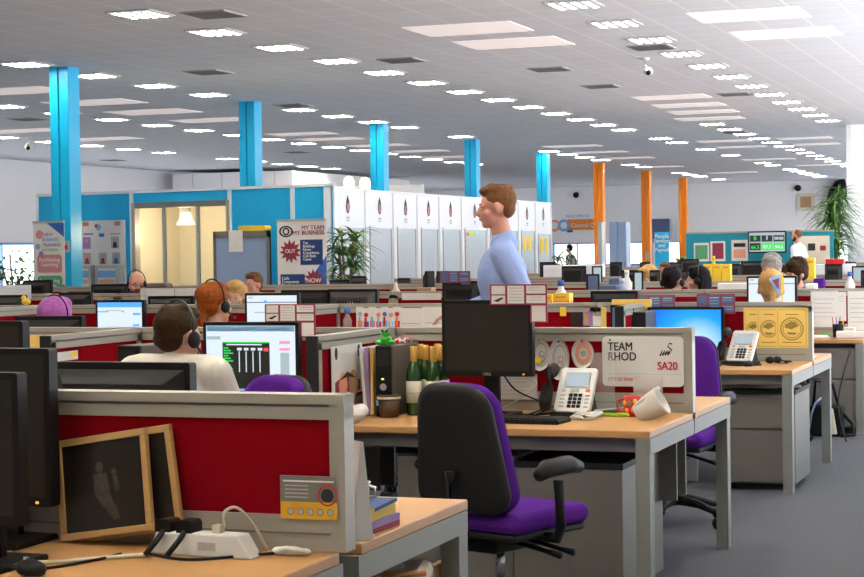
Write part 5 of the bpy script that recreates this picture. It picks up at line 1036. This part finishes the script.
# photo collage and portrait on the third bench
sheet('photo_print','dark photo print pinned left on the third bench divider','photograph',onv(571,312,583,326,V2),'photo'); sheet('photo_print','purple and gold photo print on the third bench divider','photograph',onv(583,312,592,326,V2),'purpt',lambda mb,W,H_: mb.rect(.2*W,.1*H_,.6*W,.9*H_,-.001,'gold')); sheet('pinned_card','white card pinned beside the photo prints','card',onv(593,316,602,326,V2),'paper')
clutter('yellow folder edge beside the pinned white card',604,11.2,'yel2',.03,.02,.35,'folder','folder')
p=atv(626,326,11.1); t=thing('framed_portrait','framed portrait of a grey-haired man behind the team sign','picture frame',(p.x,11.0,.73)); MB().box(-.075,0,0,.075,.015,.375,'blk').build('moulding',t); MB().rect(-.062,.05,.062,.36,-.001,'slate').disc(0,.24,.04,-.002,'skinr',18,0,1.25).disc(0,.285,.034,-.0025,'greyh',14,0,.5).poly([(-.06,.05),(.06,.05),(.04,.17),(-.04,.17)],-.002,'ink').build('picture',t,fix=False)
clutter('yellow-topped folder standing behind the framed portrait',632,11.3,'yel2',.26,.02,.40,'folder','folder')
# picture cards and bottle on the third bench
cc=['bluel','redp','paper','orange','blue','pink','redp','bluel']
for i in range(7):
    sheet('picture_card','colourful picture card in the fan above the poster on the short divider','card',onv(357+6.2*i,307+(i%2),363.5+6.2*i,362,11.0+.02*i),'paper',lambda mb,W,H_,i=i:(mb.disc(.5*W,.87*H_,.3*W,-.001,cc[i],10),mb.rect(.15*W,.5*H_,.85*W,.75*H_,-.001,cc[(i+3)%8]),mb.rect(.3*W,.66*H_,.6*W,.82*H_,-.002,cc[(i+5)%8])),group='fan of picture cards on the third bench')
p=atv(347.5,325,11.1); t=thing('water_bottle','clear small bottle with blue cap before the red divider','bottle',(p.x,11.1,.73)); MB().lathe([(.025,0),(.03,.02),(.03,.28),(.014,.31),(.014,.33)],'clear').build('body',t); MB().lathe([(.02,.325),(.02,.36)],'blue').build('cap',t)
p=atv(395.5,293,13.4)
t=thing('squeeze_bottle','cream squeeze bottle beside the grey-backed monitor','bottle',(atv(396,293,15.3).x,15.3,.73)); MB().lathe([(.04,0),(.045,.02),(.045,.36),(.02,.40),(.012,.45)],'label').build('body',t)
def docs(l,x0,y0,x1,y1,v,k='paper'): return sheet('standing_paper',l,'paper',onv(x0,y0,x1,y1,v),k,lines(3,top=.7,step=.2))
docs('white page propped left of its twin beside the switched-off monitor',400,308,423,361,11.3); docs('white page propped right of its twin, touching the switched-off monitor',423,307,443,361,11.32)
docs('white page leaning on the divider at the left edge',9,314,28,356,11.3); q4=[atu(x,y,-4.385) for x,y in ((54,362),(78,359),(78,351),(54,353))]; sheet('pinned_paper','pale page with a yellow corner on the red side divider at the left','notice',[tuple(q) for q in q4],'paper',lambda mb,W,H_: mb.rect(.7*W,.3*H_,.95*W,.9*H_,-.001,'yel'))
p=atv(72,357,6.9)
docs('large white page standing right of the balding man',141,288,174,304,14.3); docs('large white page standing left of the auburn hair',175,288,200,304,14.35); docs('pale board standing at the far left edge',-4,285,31,299,14.4,'partw')
docs('white sheet hanging above the switched-off monitor left side',402,293,441,300,mid(3)-.036)
sheet('yellow_note','yellow note pinned at the left by the short divider','note',onv(24,335,43,349,7.79),'yel2',lines(2))
sheet('yellow_note','yellow note hanging below the yellow box','note',onv(560,307,566,316,V2),'yel')
p=atv(28.5,306,11.5); t=thing('toy_duck','yellow rubber duck on the divider top at the left','toy',(p.x,mid(2),1.106)); MB().sph((0,0,.025),(.038,.025,.025),'yel').sph((-.02,0,.055),(.018,.018,.018),'yel').build('body',t); MB().sph((-.04,0,.053),(.008,.01,.004),'orange').build('beak',t)
# brown holdall, boxes
a=atv(146,287,17.9); clutter('brown vinyl bag on the bench right of the balding man',160,18.4,'brownbox',.29,.2,.41,'holdall','bag',b=.04)
clutter('red stapler box on the bench under the meeting room opening',180,18.3,'redp',.08,.06,.30,'stapler_box','box')
def ybox(l,x0,x1,yt,v,k1='yel',k2='orange'):
    a,b_,z=span(x0,x1,yt,v); t=thing('yellow_box',l,'box',((a+b_)/2,v,.731)); w_=(b_-a)/2; h_=z-.731; MB().box(-w_,-.05,0,w_,.05,h_*.87,k2).build('tray',t); MB().box(-w_,-.052,h_*.87,w_,.052,h_,k1).build('lid',t); MB().rect(-w_*.7,h_*.92,w_*.6,h_*.95,-.0535,'orange').build('print',t,fix=False)
ybox('yellow and orange box right of the planner cards, larger one',555,571,293,12.0); ybox('yellow and orange box partly behind the planner cards',546,554,294,12.05)
for x0,x1,v,l in ((704,713,20.1,'first'),(714,722,20.2,'second'),(723,731,20.1,'third')): ybox('yellow box above the dark-haired woman, %s in the row'%l,x0,x1,264,snap(v),'yel','yel')
for x0,x1,v,l in ((799,808,20.15,'left'),(809,815,20.2,'right')): ybox('tall yellow box beside the bearded man, %s one'%l,x0,x1,258,snap(v),'yel','yel')
def bottle(l,px,v,h_,r_,k,cap):
    p=atv(px,290,v); t=thing('plastic_bottle',l,'bottle',(p.x,v,.731)); MB().lathe([(r_*.9,0),(r_,.02),(r_,h_*.72),(r_*.4,h_*.86),(r_*.4,h_*.92)],k).build('body',t); MB().lathe([(r_*.45,h_*.9),(r_*.45,h_)],cap).build('cap',t)
bottle('milk-white bottle with blue cap right of the walking man',561,snap(14.4),.47,.06,'white','blue'); bottle('white pump bottle before the orange columns',627,snap(18.4),.50,.055,'white','white'); bottle('yellow bottle standing before the teal screens',714,snap(25.4),.60,.05,'yel','yel'); bottle('white bottle near the right edge beside a lit monitor',850,snap(18.3),.46,.05,'white','blue'); bottle('clear bottle below the white pump bottle',622,snap(17.9),.42,.06,'frostb','white')
for px,v,k,sx,sz,n,l in ((610,16.0,'slate',.16,.40,'file_rack','slate magazine rack beside the white pump bottle'),(617,18.3,'slate',.13,.42,'file_rack','slate rack behind the pump bottle'),(617,15.3,'maroon',.26,.34,'letter_tray','maroon letter tray below the slate racks'),(573,15.2,'bluel',.26,.33,'letter_tray','blue letter tray right of the white bottle'),(427,15.3,'card',.14,.40,'card_box','open cardboard box left of the dark planner cards'),(610,15.9,'slate',.1,.36,'file_rack','small slate rack over the maroon tray'),(734,18.2,'paper',.3,.36,'paper_pile','stack of white paper behind the dark-haired woman'),
  (745,16.1,'purpt',.3,.34,'document_box','purple document box right of the dark-haired woman'),(820,18.2,'purple',.1,.40,'soft_toy','purple rounded toy right of the bearded man'),(812,16.2,'white',.09,.40,'telephone','white phone top beside the bearded man'),(690,15.2,'blk',.16,.33,'webcam_box','small black box on the fourth bench'),(540,15.2,'card',.3,.34,'card_box','brown box behind the planner cards of the switched-off monitor'),
  (575,22.6,'partw',.8,.52,'white_cabinet','white cabinet on the bench behind the low black monitor'),(835,22.4,'partw',.5,.50,'white_cabinet','white printer body below the tall plant'),(836,22.4,'redp',.22,.56,'red_tray','red tray stacked on the white printer'),(752,25.8,'partw',.3,.5,'white_cabinet','white box at the foot of the television')):
    clutter(l,px,snap(v),k,sx,.14,sz,n,{'file_rack':'rack','letter_tray':'tray','card_box':'box','paper_pile':'paper','document_box':'box','soft_toy':'toy','telephone':'phone','webcam_box':'box','white_cabinet':'cabinet','red_tray':'tray'}[n],b=.01)

docs('white page standing behind the front divider right of the headset man',190,357,207,392,6.75)
